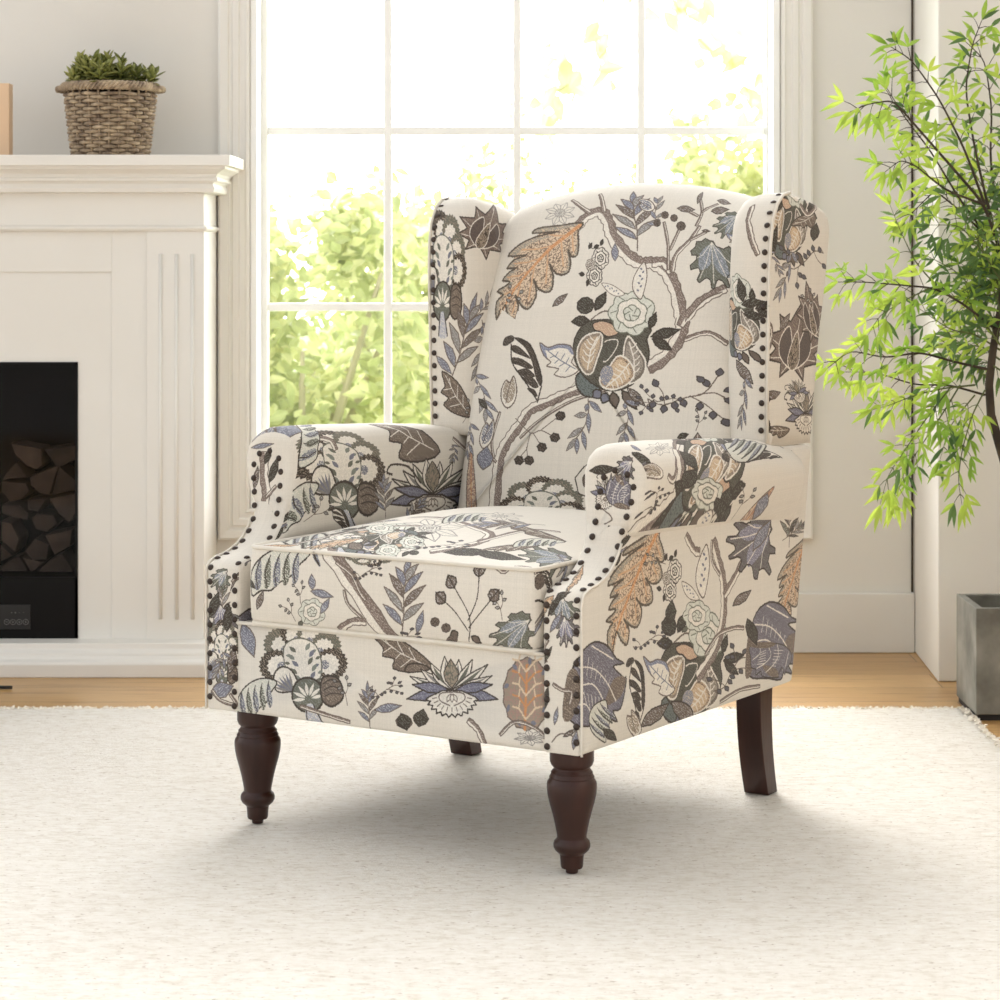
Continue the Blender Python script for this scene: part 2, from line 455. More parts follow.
# ------------------------------------------------------------------ cloth painting is in CLOTH
def build_chair():
    sd = {}
    for sgn in (1, -1):
        mat = M['cloth_side' if sgn > 0 else 'cloth_sideL']
        V, F = puff(sp, st, lambda a, b, h: (sgn * h, a, b), ('dome', 0, 4), ('dome', 0, 4))
        sd[sgn] = mesh('side_panel', V, F, mat, chair, True, side_uv(SH['side']))
        V, F = arm_mesh(sgn)
        sd[sgn, 'arm'] = mesh('arm', V, F, M['cloth_armR' if sgn > 0 else 'cloth_armL'], chair, True, arm_uv(sgn))
        V, F = wing_mesh(sgn)
        sd[sgn, 'wing'] = mesh('wing', V, F, M['cloth_wingR' if sgn > 0 else 'cloth_wingL'], chair, True, wing_uv(sgn))
    V, F = back_mesh(); mesh('backrest', V, F, M['cloth_back'], chair, True, back_uv)
    V, F = cush_mesh(); cu = mesh('seat_cushion', V, F, M['cloth_cushion'], chair, True, cush_uv)
    V, F = rail_mesh(); rl = mesh('front_rail', V, F, M['cloth_rail'], chair, True, lambda co, n, c: uv_out(co.x, co.z, SH['rail']))
    box('seat_base', -.283, .283, .052, .74, .182, .322, M['dust'], chair)
    # piping: top and bottom edge of the cushion
    for z, ins in ((.4435, .003), (.3225, .004)):
        P = offset_in(co_, ins)
        MB().tube([(a, b, z) for a, b in P], .0036, 8, closed=True).build('piping', M['pipe'], cu, True)
    MB().tube([(-.288, .0015, .3195), (.288, .0015, .3195)], .003, 8).build('piping', M['pipe'], rl, True)
    # wing piping along the outer front edge
    for sgn in (1, -1):
        P = [(sgn * (.3405 + .008 * max(0, z - .6) / .4), y + .001, z) for y, z in [WO[i] for i in range(0, 9)]]
        MB().tube(P, .003, 6).build('piping', M['pipe'], sd[sgn, 'wing'], True)
        P = [(sgn * .3515, vfront(z) + .001, z) for z in [ZB + .01 * k for k in range(24)] + [.412, .416, .419, .422, .427, .434, .445, .46, .475]]
        MB().tube(P, .0022, 6).build('piping', M['pipe'], sd[sgn], True)
    # nail heads
    path = [(.343, .184), (.343, .395), (.343, .43), (.345, .46), (.350, .495), (.3565, .525), (.363, .55), (.360, .570), (.348, .580), (.333, .584), (.317, .580), (.307, .568), (.304, .545),
            (.302, .51), (.299, .47), (.293, .43), (.292, .395), (.293, .184)]
    def dome(r=.0054, h=.0036, n=10):
        V = []; F = []
        for i in range(4):
            a = PI / 2 * i / 4
            for k in range(n): V.append((r * math.cos(a) * math.cos(2 * PI * k / n), -h * math.sin(a), r * math.cos(a) * math.sin(2 * PI * k / n)))
        V.append((0, -h, 0))
        for i in range(3):
            for k in range(n): F.append((i * n + k, i * n + (k + 1) % n, (i + 1) * n + (k + 1) % n, (i + 1) * n + k))
        for k in range(n): F.append((3 * n + k, 3 * n + (k + 1) % n, 4 * n))
        return V, F
    V, F = dome(); proto = bpy.data.meshes.new('nail_head'); proto.from_pydata(V, [], F); proto.materials.append(M['nail'])
    for p in proto.polygons: p.use_smooth = True
    def nail(pos, nrm, parent):
        o = bpy.data.objects.new('nail_head', proto); C.objects.link(o); o.parent = parent
        o.location = pos; o.rotation_mode = 'QUATERNION'
        o.rotation_quaternion = Vector((0, -1, 0)).rotation_difference(Vector(nrm).normalized())
    def walk(P, step):
        out = []; acc = step * .5
        for a, b in zip(P, P[1:]):
            a = Vector(a); b = Vector(b); L = (b - a).length
            while acc <= L and L > 0: out.append(a.lerp(b, acc / L)); acc += step
            acc -= L
        return out
    for sgn in (1, -1):
        P = resample(path, .004, False)
        P3 = [(sgn * u, vfront(z), z) for u, z in P]
        # the shelf of the post: many points share one height, so step along it finely
        Q = []
        for (a, b) in zip(P3, P3[1:]):
            Q += [tuple(Vector(a).lerp(Vector(b), t / 6)) for t in range(6)]
        Q = [(q[0], vfront(q[2]), q[2]) for q in Q]
        for p in walk(Q, .0232):
            z = p.z; dv = (vfront(z + .004) - vfront(z - .004)) / .008
            n = Vector((0, -1, dv)); nail(p, n, sd[sgn, 'arm'] if z > .475 else sd[sgn])
    WN = [(.6375, .600), (.6375, .88), (.640, .93), (.648, .966), (.663, .993), (.684, 1.009), (.70, 1.013)]
    for sgn in (1, -1):
        P = [(sgn * (.331 + .008 * (z - .6) / .4), y, z) for y, z in resample(WN, .01, False)]
        W = walk(P, .0232)
        if sgn > 0:
            for p in W:
                n = Vector((0, -1, 0)) if p.z < .93 else Vector((0, -(1.02 - p.z), p.z - .92))
                nail(p, n, sd[sgn, 'wing'])
        else:
            b = MB()
            for p in W:
                n = Vector((0, -1, 0)) if p.z < .93 else Vector((0, -(1.02 - p.z), p.z - .92))
                q = Vector((0, -1, 0)).rotation_difference(n.normalized())
                b.add([Vector(p) + q @ Vector(v) for v in V], F)
            tag(b.build('nail_heads', M['nail'], sd[sgn, 'wing'], True), kind='stuff')
    # legs
    H, Z0 = .186, -.0085
    def prof():
        k = 1 / 680
        rows = [(752, 22.5), (764, 22.5), (768, 21), (770.5, 18.5), (772, 18.7), (773.5, 20), (775, 21.3), (776, 20.9), (777.5, 21.6), (779.5, 23), (780.5, 22.6), (782, 23.3), (784, 24.8), (786, 25.3), (790, 25.4), (796, 24.8),
                (804, 23), (812, 20.6), (820, 18.4), (828, 16.6), (835, 15.2), (838, 15), (839.5, 16), (841, 17.8), (844, 18.8), (847, 18.6), (850, 17), (852, 14.6), (854, 12.3), (858, 11.8), (865, 11.4), (867, 10.6), (868, 6.5), (871.5, 6.2), (872, 5.4)]
        return [(r * k, Z0 + H - (y - 752) / 120.0 * H) for y, r in rows]
    for u, v in ((.310, .043), (-.277, .040)):
        MB().lathe(prof(), u, v, 40).build('front_leg', M['leg'], chair, True).data.set_sharp_from_angle(angle=.55)
    for sgn in (1, -1):
        V = []; F = []
        for i in range(9):
            t = i / 8; z = .20 - .2085 * t
            v0 = .624 - .004 * math.sin(PI * t) + .030 * t * t; w = .050 - .014 * t
            uo = .337 if sgn > 0 else .308; ui = uo - .046
            V += [(sgn * ui, v0, z), (sgn * uo, v0, z), (sgn * uo, v0 + w, z), (sgn * ui, v0 + w, z)]
        for i in range(8):
            for k in range(4): F.append((i * 4 + k, i * 4 + (k + 1) % 4, i * 4 + 4 + (k + 1) % 4, i * 4 + 4 + k))
        F += [(0, 1, 2, 3), (32, 33, 34, 35)]
        b = MB(); b.add(V, F); b.build('rear_leg', M['leg'], chair, bevel=.002)
# ================================================================== THE PRINTED CLOTH
# The floral print is drawn by the script itself: every motif is a list of filled outlines and
# stroked lines in cloth metres, and lands on the sheet of cloth its panel was cut from.
DPM = 1500
DK, BR, TP, OL, GN = (70, 63, 57), (108, 96, 87), (150, 136, 120), (106, 105, 94), (128, 131, 122)
LG, BL, LB, OR, TN = (197, 196, 184), (118, 118, 128), (172, 173, 181), (190, 136, 94), (206, 184, 156)
PU, RD, CR, GY = (112, 102, 112), (160, 132, 120), (220, 213, 201), (134, 129, 124)
CLOTH_BASE = (214, 207, 195)
rs = np.random.RandomState(7)
def smooth_noise(h, w, k):
    a = rs.rand(h // k + 3, w // k + 3)
    y = np.arange(h) / k; x = np.arange(w) / k
    yi = y.astype(int); xi = x.astype(int); fy = (y - yi)[:, None]; fx = (x - xi)[None, :]
    return (a[yi][:, xi] * (1 - fy) * (1 - fx) + a[yi + 1][:, xi] * fy * (1 - fx) + a[yi][:, xi + 1] * (1 - fy) * fx + a[yi + 1][:, xi + 1] * fy * fx)
class Sheet:
    def __init__(s, x0, y0, w, h):
        s.x0, s.y0 = x0, y0
        s.W, s.H = int(w * DPM), int(h * DPM)
        s.a = np.empty((s.H, s.W, 3), np.float32); s.a[:] = np.array(CLOTH_BASE)
        s.n1 = smooth_noise(s.H, s.W, 2); s.n2 = smooth_noise(s.H, s.W, 5)
    def px(s, P): return np.array([((x - s.x0) * DPM, (y - s.y0) * DPM) for x, y in P])
    def fill(s, P, col, mode=None, col2=None):
        P = s.px(P)
        x0, y0 = np.floor(P.min(0)).astype(int) - 1; x1, y1 = np.ceil(P.max(0)).astype(int) + 2
        x0, y0, x1, y1 = max(x0, 0), max(y0, 0), min(x1, s.W), min(y1, s.H)
        if x0 >= x1 or y0 >= y1: return
        Y, Xg = np.mgrid[y0:y1, x0:x1] + .5
        ins = np.zeros(Y.shape, bool)
        n = len(P)
        for i in range(n):
            (ax, ay), (bx, by) = P[i - 1], P[i]
            if ay == by: continue
            c = (ay > Y) != (by > Y)
            ins ^= c & (Xg < (bx - ax) * (Y - ay) / (by - ay) + ax)
        c = np.empty(Y.shape + (3,), np.float32); c[:] = np.array(col)
        n1 = s.n1[y0:y1, x0:x1]; n2 = s.n2[y0:y1, x0:x1]
        if mode == 'h':                                # hatched: little stitches of a lighter thread
            m = (np.sin((Xg + 1.5 * Y) * .62 + n2 * 7) + (n1 - .5) * 2.6) > .62
            c[m] = np.array(col2 if col2 else [v + (224 - v) * .5 for v in col])
        elif mode == 's':                              # squiggles
            m = np.abs(n2 - .5) < .10
            c[m] = np.array(col2)
        else:
            c *= (.93 + .14 * n1)[..., None]
        r = s.a[y0:y1, x0:x1]; r[ins] = c[ins]
    def line(s, P, w, col, closed=False, jag=.5):
        P = s.px(P)
        if closed: P = np.vstack([P, P[:1]])
        w = max(w * DPM * .5, .75)
        for (ax, ay), (bx, by) in zip(P[:-1], P[1:]):
            r = w * 1.6 + 1
            x0, x1 = int(max(min(ax, bx) - r, 0)), int(min(max(ax, bx) + r + 1, s.W))
            y0, y1 = int(max(min(ay, by) - r, 0)), int(min(max(ay, by) + r + 1, s.H))
            if x0 >= x1 or y0 >= y1: continue
            Y, Xg = np.mgrid[y0:y1, x0:x1] + .5
            dx, dy = bx - ax, by - ay; L = dx * dx + dy * dy + 1e-9
            t = np.clip(((Xg - ax) * dx + (Y - ay) * dy) / L, 0, 1)
            d = np.hypot(Xg - ax - t * dx, Y - ay - t * dy)
            k = 1 + jag * (s.n1[y0:y1, x0:x1] * 1.6 - .8)
            m = np.clip(w * k + .5 - d, 0, 1)[..., None]
            s.a[y0:y1, x0:x1] = s.a[y0:y1, x0:x1] * (1 - m) + np.array(col) * m
def crv(P, k=4, closed=True):
    """rounds a list of points (Catmull-Rom)"""
    n = len(P); out = []
    m = n if closed else n - 1
    for i in range(m):
        if closed: p0, p1, p2, p3 = P[i - 1], P[i], P[(i + 1) % n], P[(i + 2) % n]
        else: p0, p1, p2, p3 = P[max(i - 1, 0)], P[i], P[i + 1], P[min(i + 2, n - 1)]
        for j in range(k):
            t = j / k
            out.append(tuple(.5 * (2 * p1[q] + (p2[q] - p0[q]) * t + (2 * p0[q] - 5 * p1[q] + 4 * p2[q] - p3[q]) * t * t + (3 * p1[q] - p0[q] - 3 * p2[q] + p3[q]) * t ** 3) for q in (0, 1)))
    if not closed: out.append(tuple(P[-1]))
    return out
def rot(P, a, x=0, y=0, s=1):
    c, d = math.cos(math.radians(a)), math.sin(math.radians(a))
    return [(x + s * (p * c - q * d), y + s * (p * d + q * c)) for p, q in P]
# ---- motifs.  Unit: 1 = the motif's half size.  ops: ('f', P, col, mode, col2) / ('l', P, width, col)
LW = .05
def lens(x, y, a, L, w, col, out=DK, vein=None, mode=None, col2=None, lw=LW, bend=0):
    o = []
    top = [(0, 0), (L * .25, w * .8 + bend), (L * .55, w + bend), (L * .82, w * .45 + bend * .5), (L, 0)]
    bot = [(L * .82, -w * .45 + bend * .5), (L * .55, -w + bend), (L * .25, -w * .8 + bend)]
    P = rot(crv(top, 2, False)[:-1] + [(L, 0)] + bot, a, x, y)
    o.append(('f', P, col, mode, col2))
    if out: o.append(('l', P + P[:1], lw, out))
    if vein: o.append(('l', rot([(L * .08, 0), (L * .5, bend), (L * .9, 0)], a, x, y), lw * .8, vein))
    return o
def rose_(x, y, r, fillc, out, lw=LW, mode=None):
    o = []
    for k, (q, n, ph) in enumerate(((1, 7, 0), (.66, 6, .4), (.36, 5, .9))):
        P = []
        for i in range(n * 6):
            t = 2 * PI * i / (n * 6)
            rr = r * q * (1 + .13 * abs(math.sin(n * t / 2 + ph)) * 1.2 - .08)
            P.append((x + rr * math.cos(t), y + rr * math.sin(t)))
        o.append(('f', P, fillc if k != 1 else CR, None, None)); o.append(('l', P + P[:1], lw, out))
    for i in range(7):
        t = 2 * PI * i / 7 + .3
        o.append(('l', [(x + r * .68 * math.cos(t), y + r * .68 * math.sin(t)), (x + r * .95 * math.cos(t + .15), y + r * .95 * math.sin(t + .15))], lw * .8, out))
    for i in range(5):
        t = 2 * PI * i / 5
        o.append(('l', [(x + r * .12 * math.cos(t), y + r * .12 * math.sin(t)), (x + r * .3 * math.cos(t + .8), y + r * .3 * math.sin(t + .8))], lw * .9, out))
    return o
def trace(P, cx, cy, ang, s):
    """outline drawn on a 1000-unit swatch -> motif units"""
    c, d = math.cos(math.radians(ang)), math.sin(math.radians(ang)); o = []
    for x, y in P:
        X_, Y_ = (x - cx) * .26 / s, -(y - cy) * .26 / s
        o.append((X_ * c + Y_ * d, -X_ * d + Y_ * c))
    return o
def m_oak():
    """lobed acanthus leaf, tip at (-1, 0), stalk at (1, 0)"""
    t = lambda P: trace(P, 208, 219, 48, 63)
    out = t([(388, -8), (372, 30), (374, 80), (368, 125), (348, 132), (336, 108), (344, 150), (338, 190), (310, 206), (284, 196), (268, 168), (280, 215), (272, 262), (250, 274), (222, 262), (206, 228), (216, 270), (204, 310), (178, 338), (152, 322), (134, 286),
             (142, 330), (130, 366), (114, 386), (98, 358), (90, 318), (64, 362), (40, 408), (42, 350), (58, 300), (84, 280), (62, 262), (98, 246), (112, 232), (84, 224), (112, 196), (138, 184), (104, 180), (132, 150), (176, 134), (108, 134), (150, 92), (214, 60), (296, 36), (204, 46), (224, 24), (300, 10)])
    P = crv(out, 3)
    cx, cy = 0, 0
    o = [('f', P, (150, 144, 132), 'h', TN)]
    Q = [(x * .95 + .01, y * .84 - .01) for x, y in P]
    o.append(('f', Q, (206, 184, 158), 's', (122, 104, 90)))
    mid = t([(385, -4), (330, 50), (270, 105), (200, 185), (130, 265), (60, 360)])
    for a, b in (((350, 30), (355, 110)), ((310, 70), (318, 170)), ((262, 115), (252, 240)), ((212, 170), (184, 300)), ((160, 228), (118, 350)), ((330, 50), (240, 40)), ((285, 92), (160, 112)), ((235, 145), (130, 165)), ((190, 195), (105, 215)), ((140, 250), (75, 282))):
        o.append(('l', t([a, ((a[0] + b[0]) / 2, (a[1] + b[1]) / 2 + 8), b]), .03, (198, 160, 126)))
    o.append(('f', band(mid, .03, .012), OR, 'h', (216, 172, 134)))
    o.append(('l', P + P[:1], .034, (92, 82, 72)))
    return o
def m_rose(): return lens(-.7, -.7, 220, .55, .16, OL) + rose_(0, 0, 1, (204, 203, 191), OL, .06)
def m_roseline(): return rose_(0, 0, 1, CLOTH_BASE, DK, .085)
def m_roses():
    o = rose_(.2, .45, .48, CLOTH_BASE, DK, .05) + rose_(-.15, -.35, .44, CLOTH_BASE, DK, .05) + rose_(-.4, .15, .25, CLOTH_BASE, BR, .04)
    for x, y, a in ((-.5, .9, 60), (-.2, .95, 20), (.2, 1.05, 70), (-.75, -.3, 170), (-.5, -.5, 250)): o += lens(x, y, a, .32, .09, DK)
    o.append(('l', [(-.5, 1.2), (-.3, .9), (.1, .95)], .04, DK))
    return o
def m_pome():
    t = lambda P: trace(P, 496, 508, 0, 37)
    o = []
    g = crv(t([(368, 600), (405, 580), (450, 608), (462, 645), (440, 678), (400, 676), (372, 645)]), 3)
    o += [('f', g, (112, 118, 114), 'h', (84, 86, 84)), ('l', g + g[:1], .05, DK)]
    for a, L, x, y in ((-52, .62, 545, 655), (-115, .3, 488, 664), (-140, .3, 465, 655), (-80, .45, 510, 660)): o += lens(*t([(x, y)])[0], a, L, .13, BR if a > -90 else BL, DK)
    body = crv(t([(405, 395), (368, 440), (355, 500), (375, 570), (430, 628), (500, 655), (570, 640), (622, 590), (648, 520), (640, 460), (655, 420), (600, 402), (540, 400), (500, 385), (450, 385)]), 4)
    o += [('f', body, (98, 94, 84), 'h', (70, 66, 58)), ('l', body + body[:1], .045, DK)]
    Q = crv(t([(478, 470), (528, 462), (520, 500), (482, 545), (462, 520)]), 4); o += [('f', Q, (84, 80, 72), 'h', OL), ('l', Q[:14], .035, CR)]
    def leaf_(P, c1, c2, rim, mid, ribs):
        Q = crv(t(P), 4); cx = sum(q[0] for q in Q) / len(Q); cy = sum(q[1] for q in Q) / len(Q)
        R = [(cx + (x - cx) * .80, cy + (y - cy) * .80) for x, y in Q]
        r = [('f', Q, c2, 'h', BR), ('f', R, c1, 'h', c2), ('l', Q + Q[:1], .055, rim), ('l', t(mid), .045, CR)]
        n = 6
        for i in range(1, n):
            f = i / n * (len(mid) - 1); j = min(int(f), len(mid) - 2); f -= j
            x = mid[j][0] + (mid[j + 1][0] - mid[j][0]) * f; y = mid[j][1] + (mid[j + 1][1] - mid[j][1]) * f
            for a, b in ribs: r.append(('l', t([(x, y), (x + a * .6, y + b * .35), (x + a, y + b)]), .035, CR))
        return r
    o += leaf_([(462, 434), (405, 446), (374, 490), (374, 545), (402, 590), (430, 588), (448, 540), (468, 480)], (190, 168, 142), (150, 136, 120), CR, [(452, 450), (425, 500), (412, 575)], ((-24, -24), (20, -26)))
    o += leaf_([(572, 448), (606, 495), (634, 545), (622, 600), (575, 628), (560, 590), (552, 530), (556, 480)], (158, 148, 136), (120, 112, 102), CR, [(574, 470), (592, 540), (590, 610)], ((20, -18),))
    o += leaf_([(500, 560), (530, 524), (566, 536), (592, 580), (575, 622), (520, 650), (470, 640), (462, 605)], (204, 182, 154), (176, 152, 126), CR, [(572, 552), (535, 600), (486, 640)], ((-26, -14), (12, 26)))
    Q = crv(t([(462, 588), (480, 562), (506, 566), (510, 600), (484, 634), (468, 622)]), 4); o += [('f', Q, (134, 134, 144), 'h', (186, 176, 160))]
    Q = crv(t([(432, 400), (470, 388), (520, 408), (532, 436), (490, 450), (462, 430), (440, 424)]), 4); o += [('f', Q, (186, 156, 134), 'h', TN), ('l', Q + Q[:1], .045, DK)]
    o.append(('l', crv(t([(424, 384), (470, 350), (510, 356), (520, 380)]), 4, False), .05, BR))
    o += rose_(*t([(582, 356)])[0], .60, (204, 203, 191), (110, 112, 98), .035)
    Q = [(t([(400 + 34 * math.cos(k * .7), 325 + 34 * math.sin(k * .7))])[0]) for k in range(9)]; o += [('f', Q, DK, 'h', OL), ('l', Q + Q[:1], .04, DK)]
    for (x, y), a, L, w in (((440, 345), 62, .58, .13), ((415, 385), 184, .48, .14), ((655, 450), 14, .74, .13), ((660, 458), -32, .56, .12), ((650, 420), 72, .52, .10)): o += lens(*t([(x, y)])[0], a, L, w, DK, DK, None, 'h', OL)
    return o
def m_sprig(cols=(BL, GY, BR)):
    """upright spray of narrow leaves, foot at (0, -1), top at (0, 1)"""
    o = [('l', crv([(0, -1), (.05, -.4), (0, .2), (.02, .7)], 4, False), .04, BR)]
    o += lens(.02, .48, 86, .56, .085, cols[0], BR, None, 'h', lw=.03)
    for i, (y, l) in enumerate(((-.66, .74), (-.34, .82), (0, .72), (.28, .54))):
        for s in (1, -1):
            a = 90 - s * (50 - 5 * i)
            o += lens(.02, y + (.10 if s > 0 else 0), a, l, .10, cols[(i + (s > 0)) % len(cols)], BR, None, 'h', lw=.03, bend=.035 * s)
    return o
def m_sprigdark(): return m_sprig((OL, DK, GY))
def m_droop():
    o = [('l', crv([(0, 1), (.1, .4), (-.1, -.2), (-.5, -.7)], 4, False), .05, BR)]
    for x, y, a, l in ((.05, .9, -30, .75), (.08, .5, -80, .8), (.05, .4, 190, .6), (-.08, -.1, 215, .8), (-.1, -.2, -70, .75), (-.3, -.5, 230, .7), (-.3, -.5, -85, .6), (.02, .8, -100, .3)):
        o += lens(x, y, a, l, .11, BL if a < 0 else GY, BR, None, 'h', lw=.03)
    return o
def m_berries():
    o = []
    for s, P in enumerate(([(0, -1), (.05, -.3), (-.45, .5)], [(0, -.4), (.3, .2), (.35, .8)], [(.02, -.6), (.5, -.1), (.75, .15)], [(0, -.7), (-.4, -.2), (-.75, .1)])):
        o.append(('l', crv(P, 4, False), .04, DK))
        x, y = P[-1]; dx, dy = x - P[-2][0], y - P[-2][1]; a = math.degrees(math.atan2(dy, dx))
        o += lens(x - .02, y, a, .42, .19, BR, DK, DK, 'h')
    o += lens(-.35, -.75, 200, .3, .12, BR, DK) + lens(.1, -.85, -30, .35, .1, BR, DK)
    return o
def m_drops():
    o = [('l', crv([(-1, -.1), (-.6, -.3), (0, -.05), (.45, .1), (.8, .7)], 4, False), .045, BR), ('l', crv([(.3, .05), (.7, .1), (.95, -.1)], 4, False), .04, BR), ('l', crv([(.1, 0), (.5, -.3), (.9, -.8)], 4, False), .035, BR),
         ('l', crv([(-.55, -.3), (-.6, .1), (-.75, .35)], 4, False), .035, BR), ('l', [(-.95, -.35), (-1, -.1)], .035, BR)]
    for x, y, a in ((-.85, -.15, 260), (-.55, -.3, 260), (-.3, -.18, 275), (-.1, -.1, 285), (.8, .65, 80), (.55, .3, 110), (.9, -.1, 330), (.9, .15, 20), (.35, -.2, 265), (.65, -.5, 270), (.88, -.75, 285), (.45, .45, 130), (-.75, .3, 110)):
        o += lens(x, y, a, .28, .095, (96, 92, 96), DK, lw=.03)
    return o
def m_hexb():
    o = [('l', crv([(-.9, .9), (-.3, .3), (.1, .4), (.5, .2)], 4, False), .04, BR), ('l', [(-.3, .3), (-.45, -.4), (-.7, -.7)], .04, BR), ('l', [(-.45, -.3), (-.4, -.75)], .04, BR), ('l', [(-.2, .3), (.1, -.2)], .04, BR), ('l', [(.1, .4), (.75, .95)], .04, BR)]
    for x, y in ((.85, 1.0), (.65, .1), (.15, -.3), (-.75, -.85), (-.35, -.85)):
        P = [(x + .17 * (1.12 if t % 2 else .95) * math.cos(t * PI / 6 + .3), y + .17 * (1.12 if t % 2 else .95) * math.sin(t * PI / 6 + .3)) for t in range(12)]
        o.append(('f', P, DK, 'h', BR)); o.append(('l', P + P[:1], .05, DK))
    return o
def m_fan():
    """big scalloped flower: dark fringed crests round a leafy heart, fan at the foot"""
    o = []
    for x, y, r, c in ((-.50, .72, .42, OL), (-.05, .98, .38, DK), (.40, .85, .40, OL), (.70, .45, .38, OL), (.76, -.02, .40, DK), (-.72, .18, .42, DK)):
        P = []
        for i in range(44):
            t = 2 * PI * i / 44; q = r * (1.10 if i % 2 else .96)
            P.append((x + q * math.cos(t), y + q * math.sin(t)))
        o.append(('f', P, c, 'h', TP))
        C0 = (x * .9, y * .9)
        Q = [(C0[0] + r * (.74 if t % 2 else .62) * math.cos(t / 14 * PI), C0[1] + r * (.74 if t % 2 else .62) * math.sin(t / 14 * PI)) for t in range(28)]
        o.append(('f', Q, CR, None, None)); o.append(('f', [(x * .76 + .30 * r * math.cos(t / 5 * PI), y * .76 + .30 * r * math.sin(t / 5 * PI)) for t in range(10)], BL, 'h', CR))
    P = crv([(-.42, .6), (0, .8), (.42, .55), (.5, 0), (.3, -.5), (-.1, -.6), (-.42, -.2)], 4)
    o.append(('f', P, CR, None, None)); o.append(('l', P + P[:1], .04, OL))
    for i in range(6):
        y = .56 - i * .19
        for s in (1, -1):
            x = .02 + (.20 if i % 2 else .13) * s
            o += lens(x, y - .12, 90 - s * 40, .24, .055, (OL, GN, BL)[(i + (s > 0)) % 3], None)
            o += lens(x + s * .14, y - .2, 90 - s * 70, .16, .04, (GN, OL, BL)[i % 3], None)
    P = [(x, y) for x, y in crv([(-.78, -.5), (-.82, -.1), (-.6, .12), (-.32, .0), (-.22, -.5)], 4)]
    o.append(('f', P, CR, None, None)); o.append(('l', P + P[:1], .05, DK))
    for i in range(7): o += lens(-.38 - .01 * i, -.55, 90 + i * 11, .50, .035, BL if i % 2 else GY, None)
    P = [(.0 + .42 * math.cos(t / 10 * PI), -.72 + .46 * math.sin(t / 10 * PI)) for t in range(20)]
    o.append(('f', P, OL, 'h', GN)); o.append(('l', P + P[:1], .06, DK))
    for i in range(7):
        t = PI * (.02 + .16 * i)
        o += lens(.08 * math.cos(t), -.82 + .08 * math.sin(t), math.degrees(t), .36, .045, CR, None)
    P = crv([(.45, -.35), (.85, -.42), (.92, -.9), (.6, -1.12), (.35, -.9)], 4)
    o.append(('f', P, BR, 'h', TP)); o.append(('l', P + P[:1], .06, DK))
    for i in range(3): o.append(('l', crv([(.45, -.5 - .16 * i), (.65, -.42 - .18 * i), (.85, -.52 - .16 * i)], 3, False), .03, DK))
    o.append(('f', crv([(-.1, -1.0), (.1, -1.0), (.25, -1.5), (-.15, -1.5)], 3), LB, 'h', CR)); o.append(('l', [(.1, -1.0), (.25, -1.5)], .04, DK)); o.append(('l', [(-.1, -1.0), (-.15, -1.5)], .04, DK))
    return o
def m_orchid():
    """lily-like flower: striped petals rising, two dark side petals, fringed lip"""
    o = []
    for a, L in ((158, 1.05), (140, .95), (122, .95), (100, 1.0), (80, .9), (62, 1.0), (42, 1.1), (24, 1.0)):
        o += lens(0, -.05, a, L, .12, CR, DK, None, lw=.035, bend=.05 if a > 90 else -.05)
        o += lens(.12 * math.cos(a / 57.3), -.05 + .12 * math.sin(a / 57.3), a, L * .75, .045, OL if int(a) % 4 else GY, None, bend=.04 if a > 90 else -.04)
    o += lens(0, .0, 92, .85, .17, TP, DK, None, 's', OL, lw=.03)
    for s in (1, -1):
        for a, L, w in ((-14, 1.02, .17), (12, .88, .15)):
            b = lens(.06, -.08, a, L, w, (108, 106, 120), DK, (136, 134, 144), 'h', (150, 149, 158), lw=.04)
            o += [(k[0], [(s * x, y) for x, y in k[1]], *k[2:]) for k in b]
    P = []
    for i in range(25):
        t = PI * 1.02 + PI * .96 * i / 24; q = .56 * (1.1 if i % 2 else .94)
        P.append((q * math.cos(t), -.22 + q * 1.05 * math.sin(t)))
    P += [(.22, -.08), (-.22, -.08)]
    o.append(('f', P, CR, None, None)); o.append(('l', P + P[:1], .045, DK))
    for i in range(11):
        t = PI * (1.06 + .088 * i)
        o.append(('l', [(.36 * math.cos(t), -.22 + .36 * math.sin(t)), (.46 * math.cos(t), -.22 + .48 * math.sin(t))], .028, BR))
    for s in (1, -1): o.append(('l', crv([(0, -.12), (s * .26, -.16), (s * .28, -.36), (s * .05, -.52)], 4, False), .035, BR))
    for x, a in ((-.1, 250), (.1, 290), (0, 270)): o += lens(x * .3, -.18, a, .24, .045, CR, BR, lw=.025)
    o.append(('l', crv([(-.3, .25), (-.6, .66), (-.98, .72), (-1.1, .52), (-.98, .46)], 4, False), .05, DK))
    return o
def m_star():
    """pointed many-lobed leaf seen face on, stalk at (0, -1)"""
    P = []
    A = ((-90, .5), (-62, .95), (-48, .62), (-20, .95), (-8, .7), (14, 1.1), (30, .72), (48, 1.0), (60, .7), (88, 1.25), (112, .72), (130, 1.05), (146, .7), (168, 1.05), (186, .66), (204, .95), (226, .6), (244, .9))
    for i, (a, r) in enumerate(A): P.append((r * math.cos(math.radians(a)), r * math.sin(math.radians(a))))
    P = crv(P, 2)
    o = [('f', P, (112, 98, 92), 'h', TP), ('l', P + P[:1], .045, DK)]
    for i in (2, 6, 10, 18, 22, 26, 30, 34): o.append(('l', [(0, -.25), (P[i][0] * .86, P[i][1] * .86)], .028, CR))
    for s in (1, -1):
        Q = crv([(0, -.55), (s * .45, -.3), (s * .55, .15), (s * .3, .55), (s * .12, .1)], 4)
        o.append(('f', Q, (92, 82, 78), 'h', BR)); o.append(('l', Q + Q[:1], .04, CR))
    P = crv([(-.2, -.3), (0, .45), (.2, -.3), (0, -.6)], 4); o.append(('f', P, TP, 's', DK)); o.append(('l', P + P[:1], .04, CR))
    return o
